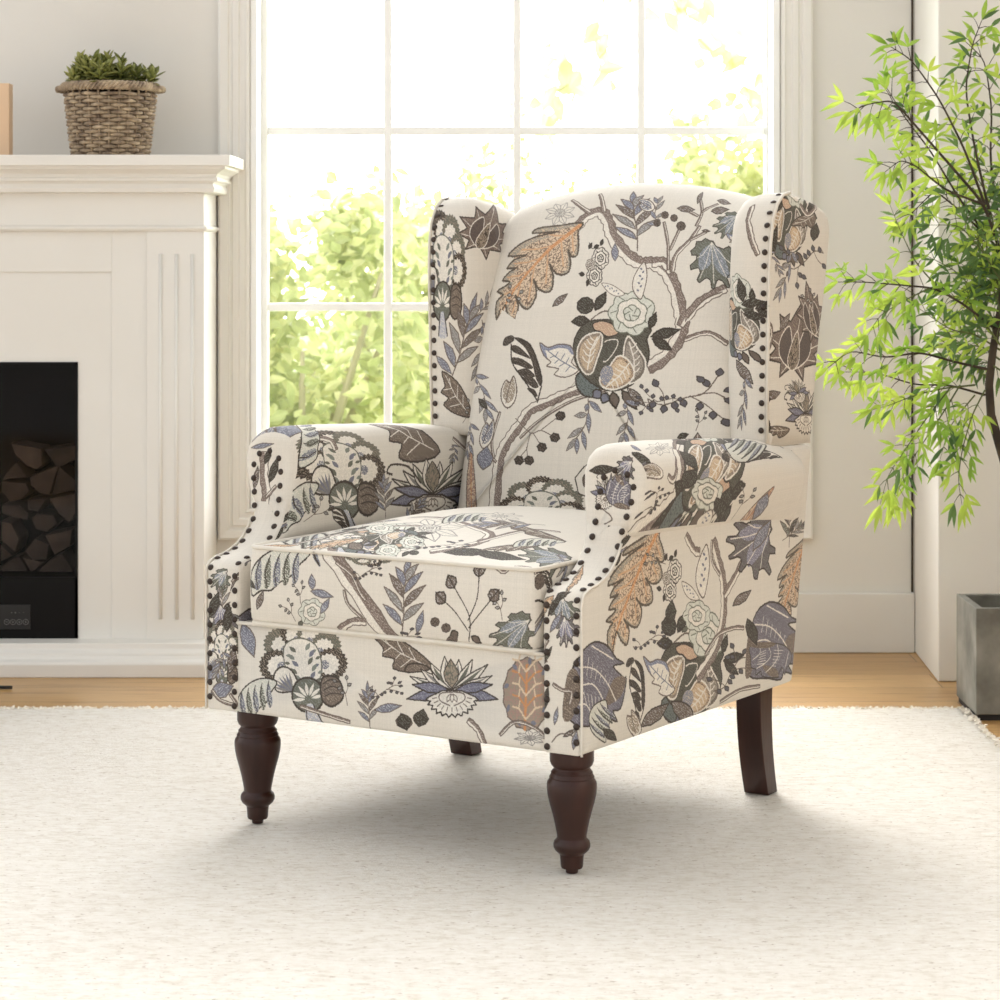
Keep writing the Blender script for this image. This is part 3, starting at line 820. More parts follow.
def m_serr(c=OL, c2=(126, 131, 134)):
    """serrated vine leaf, stalk at (1, .6)"""
    K = crv([(.95, .55), (.7, .95), (.1, 1.0), (.15, .75), (-.5, .85), (-.35, .5), (-.95, .4), (-.6, .1), (-1.0, -.2), (-.5, -.25), (-.7, -.7), (-.2, -.5), (-.15, -1.05), (.2, -.7), (.5, -1.0), (.55, -.4), (.9, -.3), (.7, .1)], 3)
    P = [(x * (1.05 if i % 2 else .96), y * (1.05 if i % 2 else .96)) for i, (x, y) in enumerate(K)]
    o = [('f', P, c, 'h', GN)]
    o.append(('f', crv([(.85, .4), (.3, .7), (-.4, .5), (-.1, .2), (.4, .3)], 3), c2, 'h', LB)); o.append(('f', crv([(.8, .3), (.4, -.2), (-.3, -.6), (-.2, -.1), (.2, .2)], 3), c2, 'h', LB))
    for q in ((-.75, .38), (-.75, -.15), (-.45, -.6), (.1, -.85), (-.1, .85)): o.append(('l', [(.85, .45), (q[0] * .5 + .3, q[1] * .5 + .16), q], .035, CR))
    o.append(('l', P + P[:1], .045, DK))
    return o
def m_serrp(): return m_serr((104, 96, 98), (128, 124, 138))
def m_striped():
    """twisted leaf barred with dark stripes, foot at (0, -1)"""
    t = lambda P: trace(P, 169, 566, 0, 34)
    o = [('f', t([(118, 478), (150, 458), (190, 480), (216, 540), (230, 620), (216, 690), (186, 640), (158, 600), (122, 548)]), CR, None, None)]
    for B in ([(82, 480), (92, 452), (122, 444), (130, 462), (112, 476), (98, 484)], [(120, 484), (150, 488), (196, 534), (160, 522), (124, 506)], [(118, 530), (160, 534), (204, 566), (186, 574), (150, 560), (124, 552)],
              [(142, 580), (182, 572), (212, 602), (180, 604), (154, 596)], [(158, 606), (200, 604), (224, 640), (206, 646), (184, 630)], [(180, 648), (206, 650), (220, 676), (208, 676)],
              [(128, 452), (160, 456), (196, 482), (220, 540), (234, 600), (232, 640), (214, 610), (200, 548), (176, 496), (148, 470)]):
        Q = crv(t(B), 3); o.append(('f', Q, DK, 'h', (112, 102, 92)))
    for L in ([(118, 478), (122, 548), (158, 600), (186, 640), (216, 690)], [(150, 458), (192, 480), (220, 545), (236, 620), (218, 700)]): o.append(('l', crv(t(L), 4, False), .05, DK))
    return o
def m_tulip(c=TP):
    P = crv([(0, -1), (-.6, -.6), (-.7, .1), (-.4, .7), (0, .6), (.3, 1.0), (.65, .3), (.6, -.5)], 4)
    o = [('f', P, CR, None, None), ('f', [(x * .8, y * .8 + .1) for x, y in P], c, 'h', CR), ('l', P + P[:1], .12, BR)]
    o.append(('l', crv([(-.2, -.7), (-.1, 0), (.1, .7)], 3, False), .08, BR))
    return o
def m_tulipb(): return m_tulip(BL)
def m_pod():
    P = crv([(0, -1), (-.5, -.5), (-.45, .2), (.1, .95), (.35, 1.0), (.5, .3), (.3, -.5)], 4)
    o = [('f', P, CR, None, None), ('l', P + P[:1], .07, BR)]
    for i in range(7): o += lens(-.06 + .04 * i, -.55 + i * .2, 35 if i % 2 else 160, .22, .06, BL, None)
    return o
def m_blueleaf():
    t = lambda P: trace(P, 304, 542, 12, 21)
    P = crv(t([(228, 472), (262, 490), (300, 478), (348, 484), (362, 520), (352, 548), (378, 578), (330, 604), (286, 594), (302, 572), (256, 562), (272, 546), (244, 520)]), 3)
    o = [('f', P, CR, None, None)]
    T_ = crv(t([(228, 472), (262, 490), (300, 478), (348, 484), (362, 520), (344, 508), (336, 496), (300, 492), (262, 504), (250, 500), (262, 540), (244, 520)]), 2)
    o += [('f', T_, (126, 128, 144), 'h', LB), ('l', P + P[:1], .06, BR)]
    for L in ([(262, 504), (310, 540), (366, 572)], [(290, 526), (300, 508)], [(310, 540), (326, 514)], [(330, 552), (342, 530)], [(284, 522), (270, 530)], [(304, 536), (288, 550)], [(326, 550), (306, 562)], [(346, 562), (330, 582)]): o.append(('l', t(L), .05, (112, 114, 126)))
    return o
def m_plume():
    """curled feathery leaf in purple grey with cream veins, root at (-1, -.6)"""
    P = crv([(-1, -.9), (-.95, 0), (-.7, .7), (-.2, 1.0), (.3, .9), (.62, .62), (.92, .5), (.5, .42), (.95, .12), (.55, .12), (.7, -.12), (1.0, .18), (.95, -.2), (.78, -.6), (.5, -.65), (.66, -.9), (.35, -.85), (.2, -1.05), (-.3, -1.0)], 3)
    o = [('f', P, (110, 105, 112), 'h', (146, 143, 149)), ('l', P + P[:1], .045, DK)]
    o.append(('f', crv([(.5, .1), (.98, .16), (.8, -.3), (.2, -.5)], 3), (112, 100, 92), 'h', TP))
    for Q in ([(-.9, -.1), (-.3, .0), (.1, -.35), (.3, -.8)], [(-.8, .4), (-.2, .35), (.3, .0), (.6, -.4)], [(-.3, .9), (.1, .75), (.5, .6)], [(-.9, -.5), (-.5, -.5), (-.2, -.9)]): o.append(('l', crv(Q, 4, False), .04, CR))
    for i in range(6): o.append(('l', [(-.5 + .16 * i, .2 - .05 * i), (-.42 + .16 * i, .62 - .1 * i)], .022, CR)); o.append(('l', [(-.6 + .14 * i, -.2 - .03 * i), (-.5 + .12 * i, -.5 - .05 * i)], .022, CR))
    o.append(('f', crv([(-1.0, .1), (-.8, .3), (-.7, -.2), (-.9, -.9), (-1.1, -.9)], 3), BR, 'h', TP))
    return o
def m_cone():
    P = crv([(0, 1), (-.28, .3), (-.36, -.4), (-.3, -1), (.3, -1), (.36, -.4), (.25, .3)], 4)
    return [('f', P, RD, 's', TN), ('l', P + P[:1], .05, BR), ('l', [(0, .9), (0, -1)], .05, OR)]
def m_ball():
    P = [(1.0 * math.cos(t / 14 * PI) * (1.03 if t % 2 else .97), 1.0 * math.sin(t / 14 * PI) * (1.03 if t % 2 else .97)) for t in range(28)]
    o = [('f', P, TP, 's', RD), ('l', P + P[:1], .05, BR)]
    o.append(('l', [(-.1, -1), (0, .8)], .11, OR))
    for i in range(5):
        y = -.7 + i * .33
        for s in (1, -1):
            o.append(('l', [(-.05, y), (s * .35, y + .3), (s * .6, y + .35)], .08, OR if i % 2 else TN)); o.append(('l', [(s * .35, y + .3), (s * .3, y + .5)], .06, TN))
    for t in range(9): o += lens(.8 * math.cos(t * .7), .8 * math.sin(t * .7), t * 50, .25, .07, BL, None)
    return o
def m_leafg():
    """long grey leaf with parallel folds, stalk at (1, .4)"""
    P = crv([(1, .45), (.4, .8), (-.3, .7), (-.9, .2), (-1.05, -.6), (-.7, -.5), (-.4, -.55), (-.1, -.35), (.3, -.2), (.6, .1)], 4)
    o = [('f', P, LG, 'h', CR), ('l', P + P[:1], .06, DK)]
    for i in range(5):
        x = -.75 + i * .3
        o.append(('f', crv([(x + .2, .55), (x - .05, .1), (x - .12, -.45), (x + .06, -.35), (x + .18, .1)], 3), OL if i % 2 else BL, 'h', LG))
        o.append(('l', crv([(x + .25, .6), (x, .1), (x - .05, -.45)], 3, False), .04, DK))
    return o
def m_brownleaf():
    P = crv([(-1, .55), (-.3, .6), (.4, .35), (1, -.1), (.5, -.45), (-.1, -.5), (-.15, -.15), (-.5, -.15), (-.55, .15)], 3)
    o = [('f', P, BR, 'h', TP), ('l', P + P[:1], .05, DK)]
    for Q in ([(.8, -.1), (0, .1), (-.8, .5)], [(.45, .02), (.2, .35)], [(.1, .08), (-.2, .5)], [(.35, 0), (.1, -.38)], [(0, .1), (-.1, -.12)], [(-.3, .25), (-.5, -.02)], [(-.4, .3), (-.62, .5)]): o.append(('l', Q, .035, CR))
    return o
def m_lens(): return lens(-1, 0, 0, 2, .38, DK, DK, None, 'h', OL, lw=.08)
def m_lensb(): return lens(-1, 0, 0, 2, .36, BL, BR, None, 'h', lw=.07)
def m_lensbr(): return lens(-1, 0, 0, 2, .36, BR, DK, None, 'h', lw=.07)
def m_dot(): return [('f', [(math.cos(t / 4 * PI), math.sin(t / 4 * PI)) for t in range(8)], BR, 'h', DK)]
def m_twig():
    o = [('l', crv([(-1, -.8), (-.3, -.2), (.1, .4), (.2, 1)], 4, False), .05, BR), ('l', crv([(-.3, -.2), (.3, -.1), (.8, .3)], 4, False), .045, BR)]
    for x, y, a in ((.2, .95, 80), (.8, .3, 30), (.1, .4, 160), (-.2, -.1, 120), (.4, 0, -30)): o += lens(x, y, a, .4, .13, GY, DK, None, 'h')
    return o
def m_tri(): return [('l', [(-1, .2), (0, .9), (.3, 1), (1, -.1), (.5, -1), (-.6, -.8), (-1, .2)], .12, DK), ('f', crv([(-.2, .2), (.3, .5), (.5, 0), (0, -.4)], 3), BR, 'h', DK)]
def m_outline():
    """line-only blossom and leaves, as on the seat"""
    o = []
    for a in range(0, 360, 45): o += lens(.2 * math.cos(a / 57.3), .2 * math.sin(a / 57.3), a + 10, .8, .22, CLOTH_BASE, GY, GY, lw=.035)
    return o + rose_(0, 0, .3, CLOTH_BASE, GY, .04)
MOT = {k[2:]: v for k, v in list(globals().items()) if k.startswith('m_')}
def band(P, w0, w1):
    n = len(P); A = []; B = []
    for i in range(n):
        x0, y0 = P[max(i - 1, 0)]; x1, y1 = P[min(i + 1, n - 1)]
        L = math.hypot(x1 - x0, y1 - y0) + 1e-9; w = (w0 + (w1 - w0) * i / (n - 1)) * (.85 + .3 * ((i * 7) % 5) / 4)
        A.append((P[i][0] - (y1 - y0) / L * w, P[i][1] + (x1 - x0) / L * w)); B.append((P[i][0] + (y1 - y0) / L * w, P[i][1] - (x1 - x0) / L * w))
    return A + B[::-1]
def paint_cloth():
    sheets = {k: Sheet(*v) for k, v in SH.items()}
    cache = {}
    for rec in PRINT.strip().split('\n'):
        f = rec.split()
        if f[1] == 'side' and int(f[-2] if f[0] != 'B' else f[3]) > 0 and len(f) > 3: todo = ('side', 'sideL')
        else: todo = (f[1],)
        for key in todo: paint_one(sheets[key], f, cache)
    finish_cloth(sheets)
def paint_one(sh, f, cache):
    if True:
        nums = [int(v) / 1e4 for v in f[3:]]
        if f[0] == 'B':                     # a bough: points along its middle
            w0, w1 = [int(v) / 1e4 for v in f[2].split(',')]
            P = crv(list(zip(nums[0::2], nums[1::2])), 5, False)
            if w0 < .0022:
                sh.line(P, w0, BR); return
            Q = band(P, w0, w1)
            sh.fill(Q, CR)
            A = [((p[0] + q[0] * 1.4) / 2.4, (p[1] + q[1] * 1.4) / 2.4) for p, q in zip(P, Q[:len(P)])]
            sh.fill(Q[:len(P)] + band(P, -w0 * .15, -w1 * .15)[:len(P)][::-1], (122, 108, 100), 'h', (168, 156, 146))
            sh.line(Q, .0016, BR, True)
            return
        a, b, c, d, tx, ty = nums
        k = math.sqrt(abs(a * d - b * c))
        if f[0] not in cache: cache[f[0]] = MOT[f[0]]()
        T = lambda P: [(a * x + b * y + tx, c * x + d * y + ty) for x, y in P]
        for op in cache[f[0]]:
            if op[0] == 'f': sh.fill(T(op[1]), op[2], op[3], op[4])
            else: sh.line(T(op[1]), max(op[2] * k * .78, .0010), op[3], jag=.75)
def finish_cloth(sheets):
    for k, sh in sheets.items():
        H, W = sh.H, sh.W
        # thread: slub lines along warp and weft
        t = 1 + (smooth_noise(H, W, 1) - .5) * .05 + (rs.rand(H, 1) - .5) * .025 + (rs.rand(1, W) - .5) * .025
        a = np.clip(sh.a * t[..., None] / 255, 0, 1)
        im = bpy.data.images.new('cloth_' + k, W, H)
        buf = np.ones((H, W, 4), np.float32); buf[..., :3] = a
        im.pixels.foreach_set(buf.ravel()); im.update(); im.pack()
        m = bpy.data.materials.new('floral cloth ' + k)
        nt, N, L, b = nodes(m)
        tx = N.new('ShaderNodeTexImage'); tx.image = im; tx.interpolation = 'Linear'; tx.extension = 'EXTEND'
        uvn = N.new('ShaderNodeUVMap'); uvn.uv_map = 'UVMap'
        L.new(uvn.outputs['UV'], tx.inputs['Vector'])
        L.new(tx.outputs['Color'], b.inputs['Base Color'])
        b.inputs['Roughness'].default_value = .9; b.inputs['Specular IOR Level'].default_value = .2
        b.inputs['Sheen Weight'].default_value = .12
        v = coord(nt, (1, 1, 1))
        bump(nt, b, noise(nt, v, 900, 2), .25, .0006)
        M['cloth_' + k] = m
PRINT = """
B back 109,120 -856 9752 -740 9994 -477 10100 -239 9867 -64 9561 331 9188 661 9015 898 9025 1211 8872 1480 8527 1661 8041 1675 7696 1470 7332 1162 7120
B back 98,78 898 9025 1125 9058 1325 8882
B back 79,70 1654 7851 1856 8302 2100 8570 2351 8778
B back 38,38 1758 7612 2025 7718 2229 7720 2506 7551
B back 44,29 -393 10097 -519 10381 -639 10588
B back 40,27 -683 10084 -949 10258 -1194 10456
B back 21,21 1776 8109 2008 8477 2294 8692
B back 75,121 309 6787 -49 6742 -401 6626 -755 6474 -1120 6320 -1306 6066 -1537 5773 -1683 5483 -1711 5128 -1736 4435
B back 26,26 -1813 5405 -1911 5754 -1796 6256
B back 22,22 587 6795 284 6682 -300 6490 -882 6154 -1273 5821
B back 24,24 -1762 5373 -2078 5567
B back 45,28 1325 8882 1319 9212 1507 9530 1621 9829
B back 23,23 1240 8913 1113 9397 900 9874
B back 24,24 1179 9301 1249 9761
B back 24,24 1507 9530 1767 9718
B back 24,22 1545 9823 1583 10124 1427 10504
B back 23,23 1583 10124 1819 10369
B back 22,22 1528 10035 1260 10154
oak back 0 689 -1345 838 992 -1490 8787
sprig back 0 741 -263 88 673 278 9931
droop back 0 -301 180 -145 -295 658 10092
lensbr back 0 180 -38 -10 199 1254 10176
lensbr back 0 155 -100 52 265 1913 10196
lensbr back 0 139 -68 -32 281 1897 10470
lensbr back 0 -28 -138 230 99 1411 10545
lensbr back 0 77 -14 0 80 1761 9738
dot back 0 80 -25 2 90 877 10029
dot back 0 78 -24 3 88 1073 9969
dot back 0 97 -29 6 105 1257 9804
dot back 0 80 -25 2 88 768 9848
tulipb back 0 7 -193 174 70 431 10250
serr back 0 59 -504 427 69 2098 9130
serr back 0 254 -149 132 241 2150 9873
blueleaf back 0 244 -61 71 148 2394 9636
pome back 0 735 -95 16 645 363 7379
roses back 0 349 -117 0 433 -184 8907
pod back 0 275 -80 12 337 748 8671
pod back 0 25 -247 159 74 248 8489
lensb back 0 -53 -205 183 0 96 9227
striped back 0 761 -104 23 603 -1373 7071
blueleaf back 0 416 -148 87 359 -634 7198
droop back 0 443 3 -23 466 54 6103
droop back 0 366 -130 83 365 895 6220
lensbr back 0 194 143 -152 149 1001 6618
drops back 0 689 -61 14 510 1912 6658
drops back 0 -408 6 22 -271 1460 6545
hexb back 0 545 -47 24 419 -882 5804
tulip back 0 259 -15 -7 283 -1641 6618
tulipb back 0 222 53 -29 260 -2050 5853
lensb back 0 19 -542 211 36 -2032 5428
cone back 0 315 -102 21 634 -2310 4985
fan back 0 782 13 46 461 -738 4549
tri back 0 181 -15 9 277 125 5138
lens back 0 94 -61 37 126 1933 5981
lens back 0 -2 -211 135 11 1902 5777
droop back 0 382 -392 179 357 -2250 6539
lens back 0 137 145 -89 99 -2246 6378
outline back 0 312 -154 73 278 -1337 10118
star back 0 303 -25 8 235 2197 5752
star wingL 0 706 346 -209 453 7324 4464
fan wingL 0 481 16 2 808 6235 3803
sprig wingL 0 723 321 -151 809 6702 2560
sprig wingL 0 325 434 -170 307 7455 3251
brownleaf wingL 0 468 361 -298 342 6484 1461
lensb wingL 0 169 168 -164 122 6257 2061
twig wingL 0 254 -92 59 173 6878 1207
droop wingL 0 405 4 -7 550 7212 2337
pome wingR 0 -511 182 38 471 6673 2942
lens wingR 0 -223 29 31 184 6240 3272
lens wingR 0 -200 -50 -42 181 6203 3052
lensbr wingR 0 -190 -278 -200 110 6415 2097
droop wingR 0 -226 -11 8 442 6401 1588
B wingR 55,44 6613 4921 6478 4647 6298 4340 6153 4085
lens wingR 0 58 320 201 -39 6481 3490
pome wingR 0 721 -104 29 509 1507 4649
lens wingR 0 265 -472 211 110 1063 4932
lens wingR 0 77 -224 267 35 1015 4339
brownleaf wingR 0 310 -503 163 172 2231 4656
B wingR 40,40 1975 4946 2307 4778 2712 4958
drops wingR 0 -751 355 -114 -396 2261 3962
lens wingR 0 58 -486 155 33 2608 4485
droop wingR 0 474 161 -40 438 1506 3743
droop wingR 0 266 -355 97 182 1065 3967
star wingR 0 1145 186 -108 645 1878 2481
star wingR 0 575 -237 29 519 2549 2982
lensbr wingR 0 292 -166 32 199 1041 1714
orchid wingR 0 793 -18 -45 454 2371 1350
orchid wingR 0 381 -202 41 237 2031 1715
brownleaf wingR 0 444 -166 42 202 1258 1073
lens wingR 0 84 -672 228 87 698 1647
lens wingR 0 150 -575 181 127 756 1172
B wingR 30,30 712 3161 969 2817 900 2481
fan armL 0 1091 -205 -41 644 2620 1128
leafg armL 0 572 -359 125 343 1542 684
brownleaf armL 0 1019 528 -238 730 4691 1579
orchid armL 0 1371 -100 -89 590 5533 619
sprig armL 0 567 -105 -16 352 3958 657
sprig armL 0 378 343 -173 199 4988 365
B armL 71,71 1841 1825 2317 1703 2422 1482
leafg armL 0 439 -507 733 -224 1979 1979
droop armL 0 338 -64 13 179 6170 1240
B armL 46,46 6205 1556 6564 1266
twig armL 0 402 -28 -33 184 2009 542
striped armL 0 542 -34 -39 217 2672 372
B armL 84,84 12409 5807 12387 5428 12296 5106 12356 4607
lensbr armL 0 -18 168 195 15 12548 5371
lens armL 0 -72 202 219 46 12190 5519
lensb armL 0 -142 181 158 94 12428 4820
B armL 28,28 12293 5056 12113 5262
lensb armL 0 -247 26 45 114 12451 5905
lens armL 0 -62 159 143 38 12325 5745
lensbr armL 0 -9 165 106 96 12052 4795
tulipb armL 0 70 260 -111 450 1462 2518
lensb armL 0 87 833 -258 674 1636 2260
orchid armR 0 255 138 -98 271 12184 5467
lens armR 0 243 -18 30 181 12084 5825
plume armR 0 -18 -213 269 -12 12352 5536
serrp armR 0 162 -71 60 167 12467 5844
B armR 19,19 11993 5292 12179 5199 12295 5086 12087 4983
lens armR 0 39 193 -123 105 12286 4872
lens armR 0 -1 -181 201 24 11967 4697
lens armR 0 699 -42 26 206 592 6795
lens armR 0 17 228 -347 119 1503 6720
serrp armR 0 517 -46 16 224 1066 6545
tulip armR 0 115 -204 159 134 1600 6479
B armR 51,69 1964 6333 2188 6284 2683 6912 3407 7371
B armR 132,165 2716 6910 2399 6320 2276 6000 1881 5840 1553 5765 1367 5698
B armR 28,28 3134 5819 2619 5741 2350 5675
serrp armR 0 682 -155 66 282 818 5505
pome armR 0 -1006 -157 -147 -723 3837 6488
pome armR 0 998 576 182 789 3582 6680
rose armR 0 560 -180 -29 194 3427 6016
lens armR 0 112 527 -247 185 2864 6601
lens armR 0 268 -493 126 242 2701 6252
lens armR 0 32 -623 124 94 4194 5921
lens armR 0 293 567 -112 -4 4072 5831
striped armR 0 717 -869 497 301 5196 6585
blueleaf armR 0 862 219 239 410 4843 6767
leafg armR 0 -238 -1094 345 -573 5335 6927
pod armR 0 529 -96 -51 91 3732 5744
lensb armR 0 494 -118 44 201 3711 5404
cone armR 0 521 395 -97 200 5524 5751
lensb armR 0 63 -614 115 94 5669 5768
outline armR 0 416 322 -50 237 2255 7022
lensb armR 0 -2 136 -133 87 1611 7129
oak side 0 740 -1568 798 498 1637 3912
oak side 0 551 -1262 662 325 7271 3414
roses side 0 467 0 -55 374 2796 3989
pod side 0 455 0 -52 415 3844 4026
pod side 0 219 -310 95 159 3399 3761
pome side 0 1042 0 -157 601 3399 2432
rose side 0 451 0 -58 239 3638 3350
lens side 0 35 -455 182 77 2763 3525
B side 107,107 4193 4502 4370 4161 4548 3817 4583 3407 4512 3092 4299 2749 3949 2526 3638 2364
B side 77,72 4583 3553 5017 3844 5310 4091
B side 69,69 3263 4676 3535 4411 3741 4357
B side 31,31 3914 2691 4370 2949 4944 2985 5310 2937
B side 33,33 4158 4505 4158 4184 4441 3910
serrp side 0 932 -247 -10 543 5607 4241
lensb side 0 344 -456 228 162 5984 4402
sprigdark side 0 643 0 -60 547 7032 4639
sprigdark side 0 311 496 -190 130 7271 4359
drops side 0 621 -555 188 333 4799 2287
plume side 0 1030 0 -142 642 6483 2577
plume side 0 121 772 -317 -52 6367 2256
lens side 0 180 497 -243 13 5607 2831
striped side 0 630 149 -141 490 1637 2484
blueleaf side 0 443 -201 -10 387 2403 2551
plume side 0 788 0 -121 622 538 2743
leafg side 0 271 -512 188 232 657 2190
lens side 0 209 234 -122 98 838 1937
lensbr side 0 449 -370 107 271 2241 2005
tulip side 0 266 -149 3 224 1575 1978
lensbr side 0 416 481 -231 190 3196 1896
serrp side 0 316 -471 214 153 6756 5566
twig side 0 230 -328 157 109 6098 5481
B side 29,29 4441 1855 5163 1937 5908 1888
serr side 0 87 -225 214 52 -300 3854
serrp side 0 47 -185 235 12 -249 3565
lens side 0 120 -119 188 50 -454 3959
oak side 0 103 -180 161 75 -609 3918
lensb side 0 103 -119 161 49 -437 3696
B side 22,22 -575 3419 -661 3264 -609 3091
B side 24,24 -489 2778 -335 2705 -164 2693 -198 2499
lensb side 0 27 -101 133 5 -437 2313
B side 19,19 -506 1922 -369 2055 -164 2048 -96 1938
lensbr side 0 118 -51 71 71 -198 2088
lens side 0 86 -105 135 42 -592 3196
lens side 0 66 -187 177 94 -636 2541
lensb side 0 29 -134 147 6 -113 1995
lens side 0 98 -122 96 172 -352 4166
sprigdark sideL 0 -286 0 22 387 -337 3533
serrp sideL 0 -64 284 290 16 -378 3182
serr sideL 0 -57 244 259 13 -255 2881
fan sideL 0 -327 0 29 419 -337 2647
lensb sideL 0 -231 155 88 319 -337 2083
lensb sideL 0 -124 215 179 77 -173 2358
B sideL 26,26 -131 2063 -296 1918 -619 1875 -501 2035
lensbr sideL 0 -50 242 226 12 -542 2585
serr sideL 0 -213 103 112 132 -296 3852
lens sideL 0 -99 233 220 48 -173 3439
lens sideL 0 -25 245 226 -3 -460 3253
droop sideL 0 -286 0 26 225 -337 2486
leafg cushion 0 614 -123 130 456 -1953 -430
B cushion 152,122 -1209 190 -462 -621 366 -1556 1088 -2260 1748 -2845 2377 -3402
B cushion 28,28 -870 -198 -556 -377 -399 -627 -285 -742
B cushion 24,24 -703 -620 -627 -831 -366 -1028
B cushion 57,57 -823 -1259 -560 -1106 -293 -1084
rose cushion 0 253 10 21 206 -1326 -1012
lensb cushion 0 224 55 -31 170 -1127 -714
lensb cushion 0 -14 -195 124 -28 -1321 -541
twig cushion 0 98 -136 143 53 -1556 -715
lensb cushion 0 87 -151 128 58 -1069 -897
sprig cushion 0 659 54 13 644 408 -658
berries cushion 0 533 0 42 541 1591 -687
dot cushion 0 91 3 8 77 992 -977
dot cushion 0 91 3 8 77 1189 -1052
dot cushion 0 114 47 11 89 1281 -1229
serr cushion 0 399 -108 157 273 2363 -1072
lensb cushion 0 65 -177 183 25 717 -1000
striped cushion 0 49 -217 402 19 2925 200
tri cushion 0 127 -304 294 19 2945 36
fan cushion 0 -427 118 -42 -166 -313 13
lens cushion 0 108 104 -64 105 -2549 -663
B cushion 27,27 1922 16 2227 -134 2367 150 2799 26
drops cushion 0 401 -32 93 148 259 -1313
B cushion 72,90 -1099 2314 -431 2202 435 1761 1000 1467 1109 1005 910 603 619 345
B cushion 58,43 1081 992 1194 1453 1340 2113 1694 2447
B cushion 54,54 -431 2202 -45 2804 610 2992
outline cushion 0 562 -460 130 685 -113 1435
outline cushion 0 564 -366 44 505 -1708 1334
pome cushion 0 608 -380 65 538 -757 748
pome cushion 0 -341 268 -61 -388 -204 726
rose cushion 0 200 -177 39 259 57 678
fan cushion 0 451 -275 24 378 -1277 604
leafg cushion 0 1195 -1383 -862 1838 -2294 901
leafg cushion 0 398 -400 159 617 59 2343
serr cushion 0 468 -352 42 583 2376 858
brownleaf cushion 0 634 -230 46 375 1393 2026
lens cushion 0 385 -260 135 402 1241 516
lens cushion 0 441 -272 30 472 1778 526
brownleaf cushion 0 238 -183 487 269 1677 975
sprig cushion 0 -356 -470 568 -451 827 2185
droop cushion 0 -205 -690 499 600 3043 620
oak cushion 0 325 -180 96 234 -2199 115
B cushion 46,46 -1997 242 -1671 873 -1245 1383 -367 1527
orchid cushion 0 381 -183 27 260 -1538 2081
fan rail 0 727 -130 170 578 -1564 2586
leafg rail 0 451 -166 175 344 -2459 1993
lensb rail 0 124 378 -259 142 -2661 2932
brownleaf rail 0 609 126 -70 427 290 2942
orchid rail 0 787 0 77 514 1244 2544
sprig rail 0 357 -32 57 367 -311 2114
lensb rail 0 257 -39 63 178 66 2122
dot rail 0 23 -165 108 7 364 1938
lens rail 0 57 313 -123 127 364 1938
lens rail 0 43 -357 137 42 679 2032
B rail 49,49 1533 2090 1712 1959 1819 1760
ball rail 0 415 0 41 534 2576 2585
serr rail 0 84 -719 0 0 2072 3200
B rail 24,24 2103 1926 2366 2148 2715 2095 2900 1956
B rail 28,28 -1623 1982 -1038 1885 -654 1831
outline rail 0 277 0 30 119 2628 1938
serr side 0 403 -78 107 107 569 4419
lensb side 0 333 -92 124 75 1027 4575
oak side 0 -91 -186 548 234 -388 4687
B side 22,22 282 4235 668 4409 1041 4632 1359 4851
lens side 0 257 -120 129 63 1310 4782
lensbr sideL 0 -107 64 211 24 -619 3912
serrp sideL 0 280 -117 116 99 290 4233
lensb sideL 0 132 -159 128 73 604 4541
B sideL 22,22 -542 3838 -827 4131 -1069 4466 -1270 4798
B armL 23,23 707 2191 974 2306 1154 2104
twig wingR 0 64 -365 171 34 2536 3297
lensbr wingR 0 192 -309 144 84 1460 2940
lensbr side 0 341 -282 86 185 5236 3440
twig side 0 -145 -250 135 -42 2241 4393
drops side 0 485 -130 18 190 2017 3191
lens side 0 105 -122 93 76 1078 4519
twig armR 0 395 -291 56 115 4908 5857
lensbr armR 0 408 -76 36 132 2914 5367
drops armR 0 118 -333 120 73 1630 6038
twig back 0 258 -155 28 241 -1892 8409
lensbr back 0 137 -152 116 133 -806 8302
twig back 0 123 -90 79 130 2194 6258
droop back 0 373 -101 34 313 -2472 5721
twig cushion 0 42 -175 160 11 -1757 -1015
drops cushion 0 244 -63 91 125 -293 -312
lensbr cushion 0 68 -170 155 36 -2348 -903
twig cushion 0 105 -183 163 75 2159 -627
twig rail 0 115 -200 173 74 -749 2319
drops rail 0 281 -64 111 139 9 2393
leafg cushion 0 281 -196 306 296 1865 1553
outline cushion 0 327 -256 215 407 367 2766
drops cushion 0 410 -169 108 253 595 659
oak cushion 0 305 -300 268 372 -1278 336
rose cushion 0 289 -260 -22 371 -1028 1355
"""
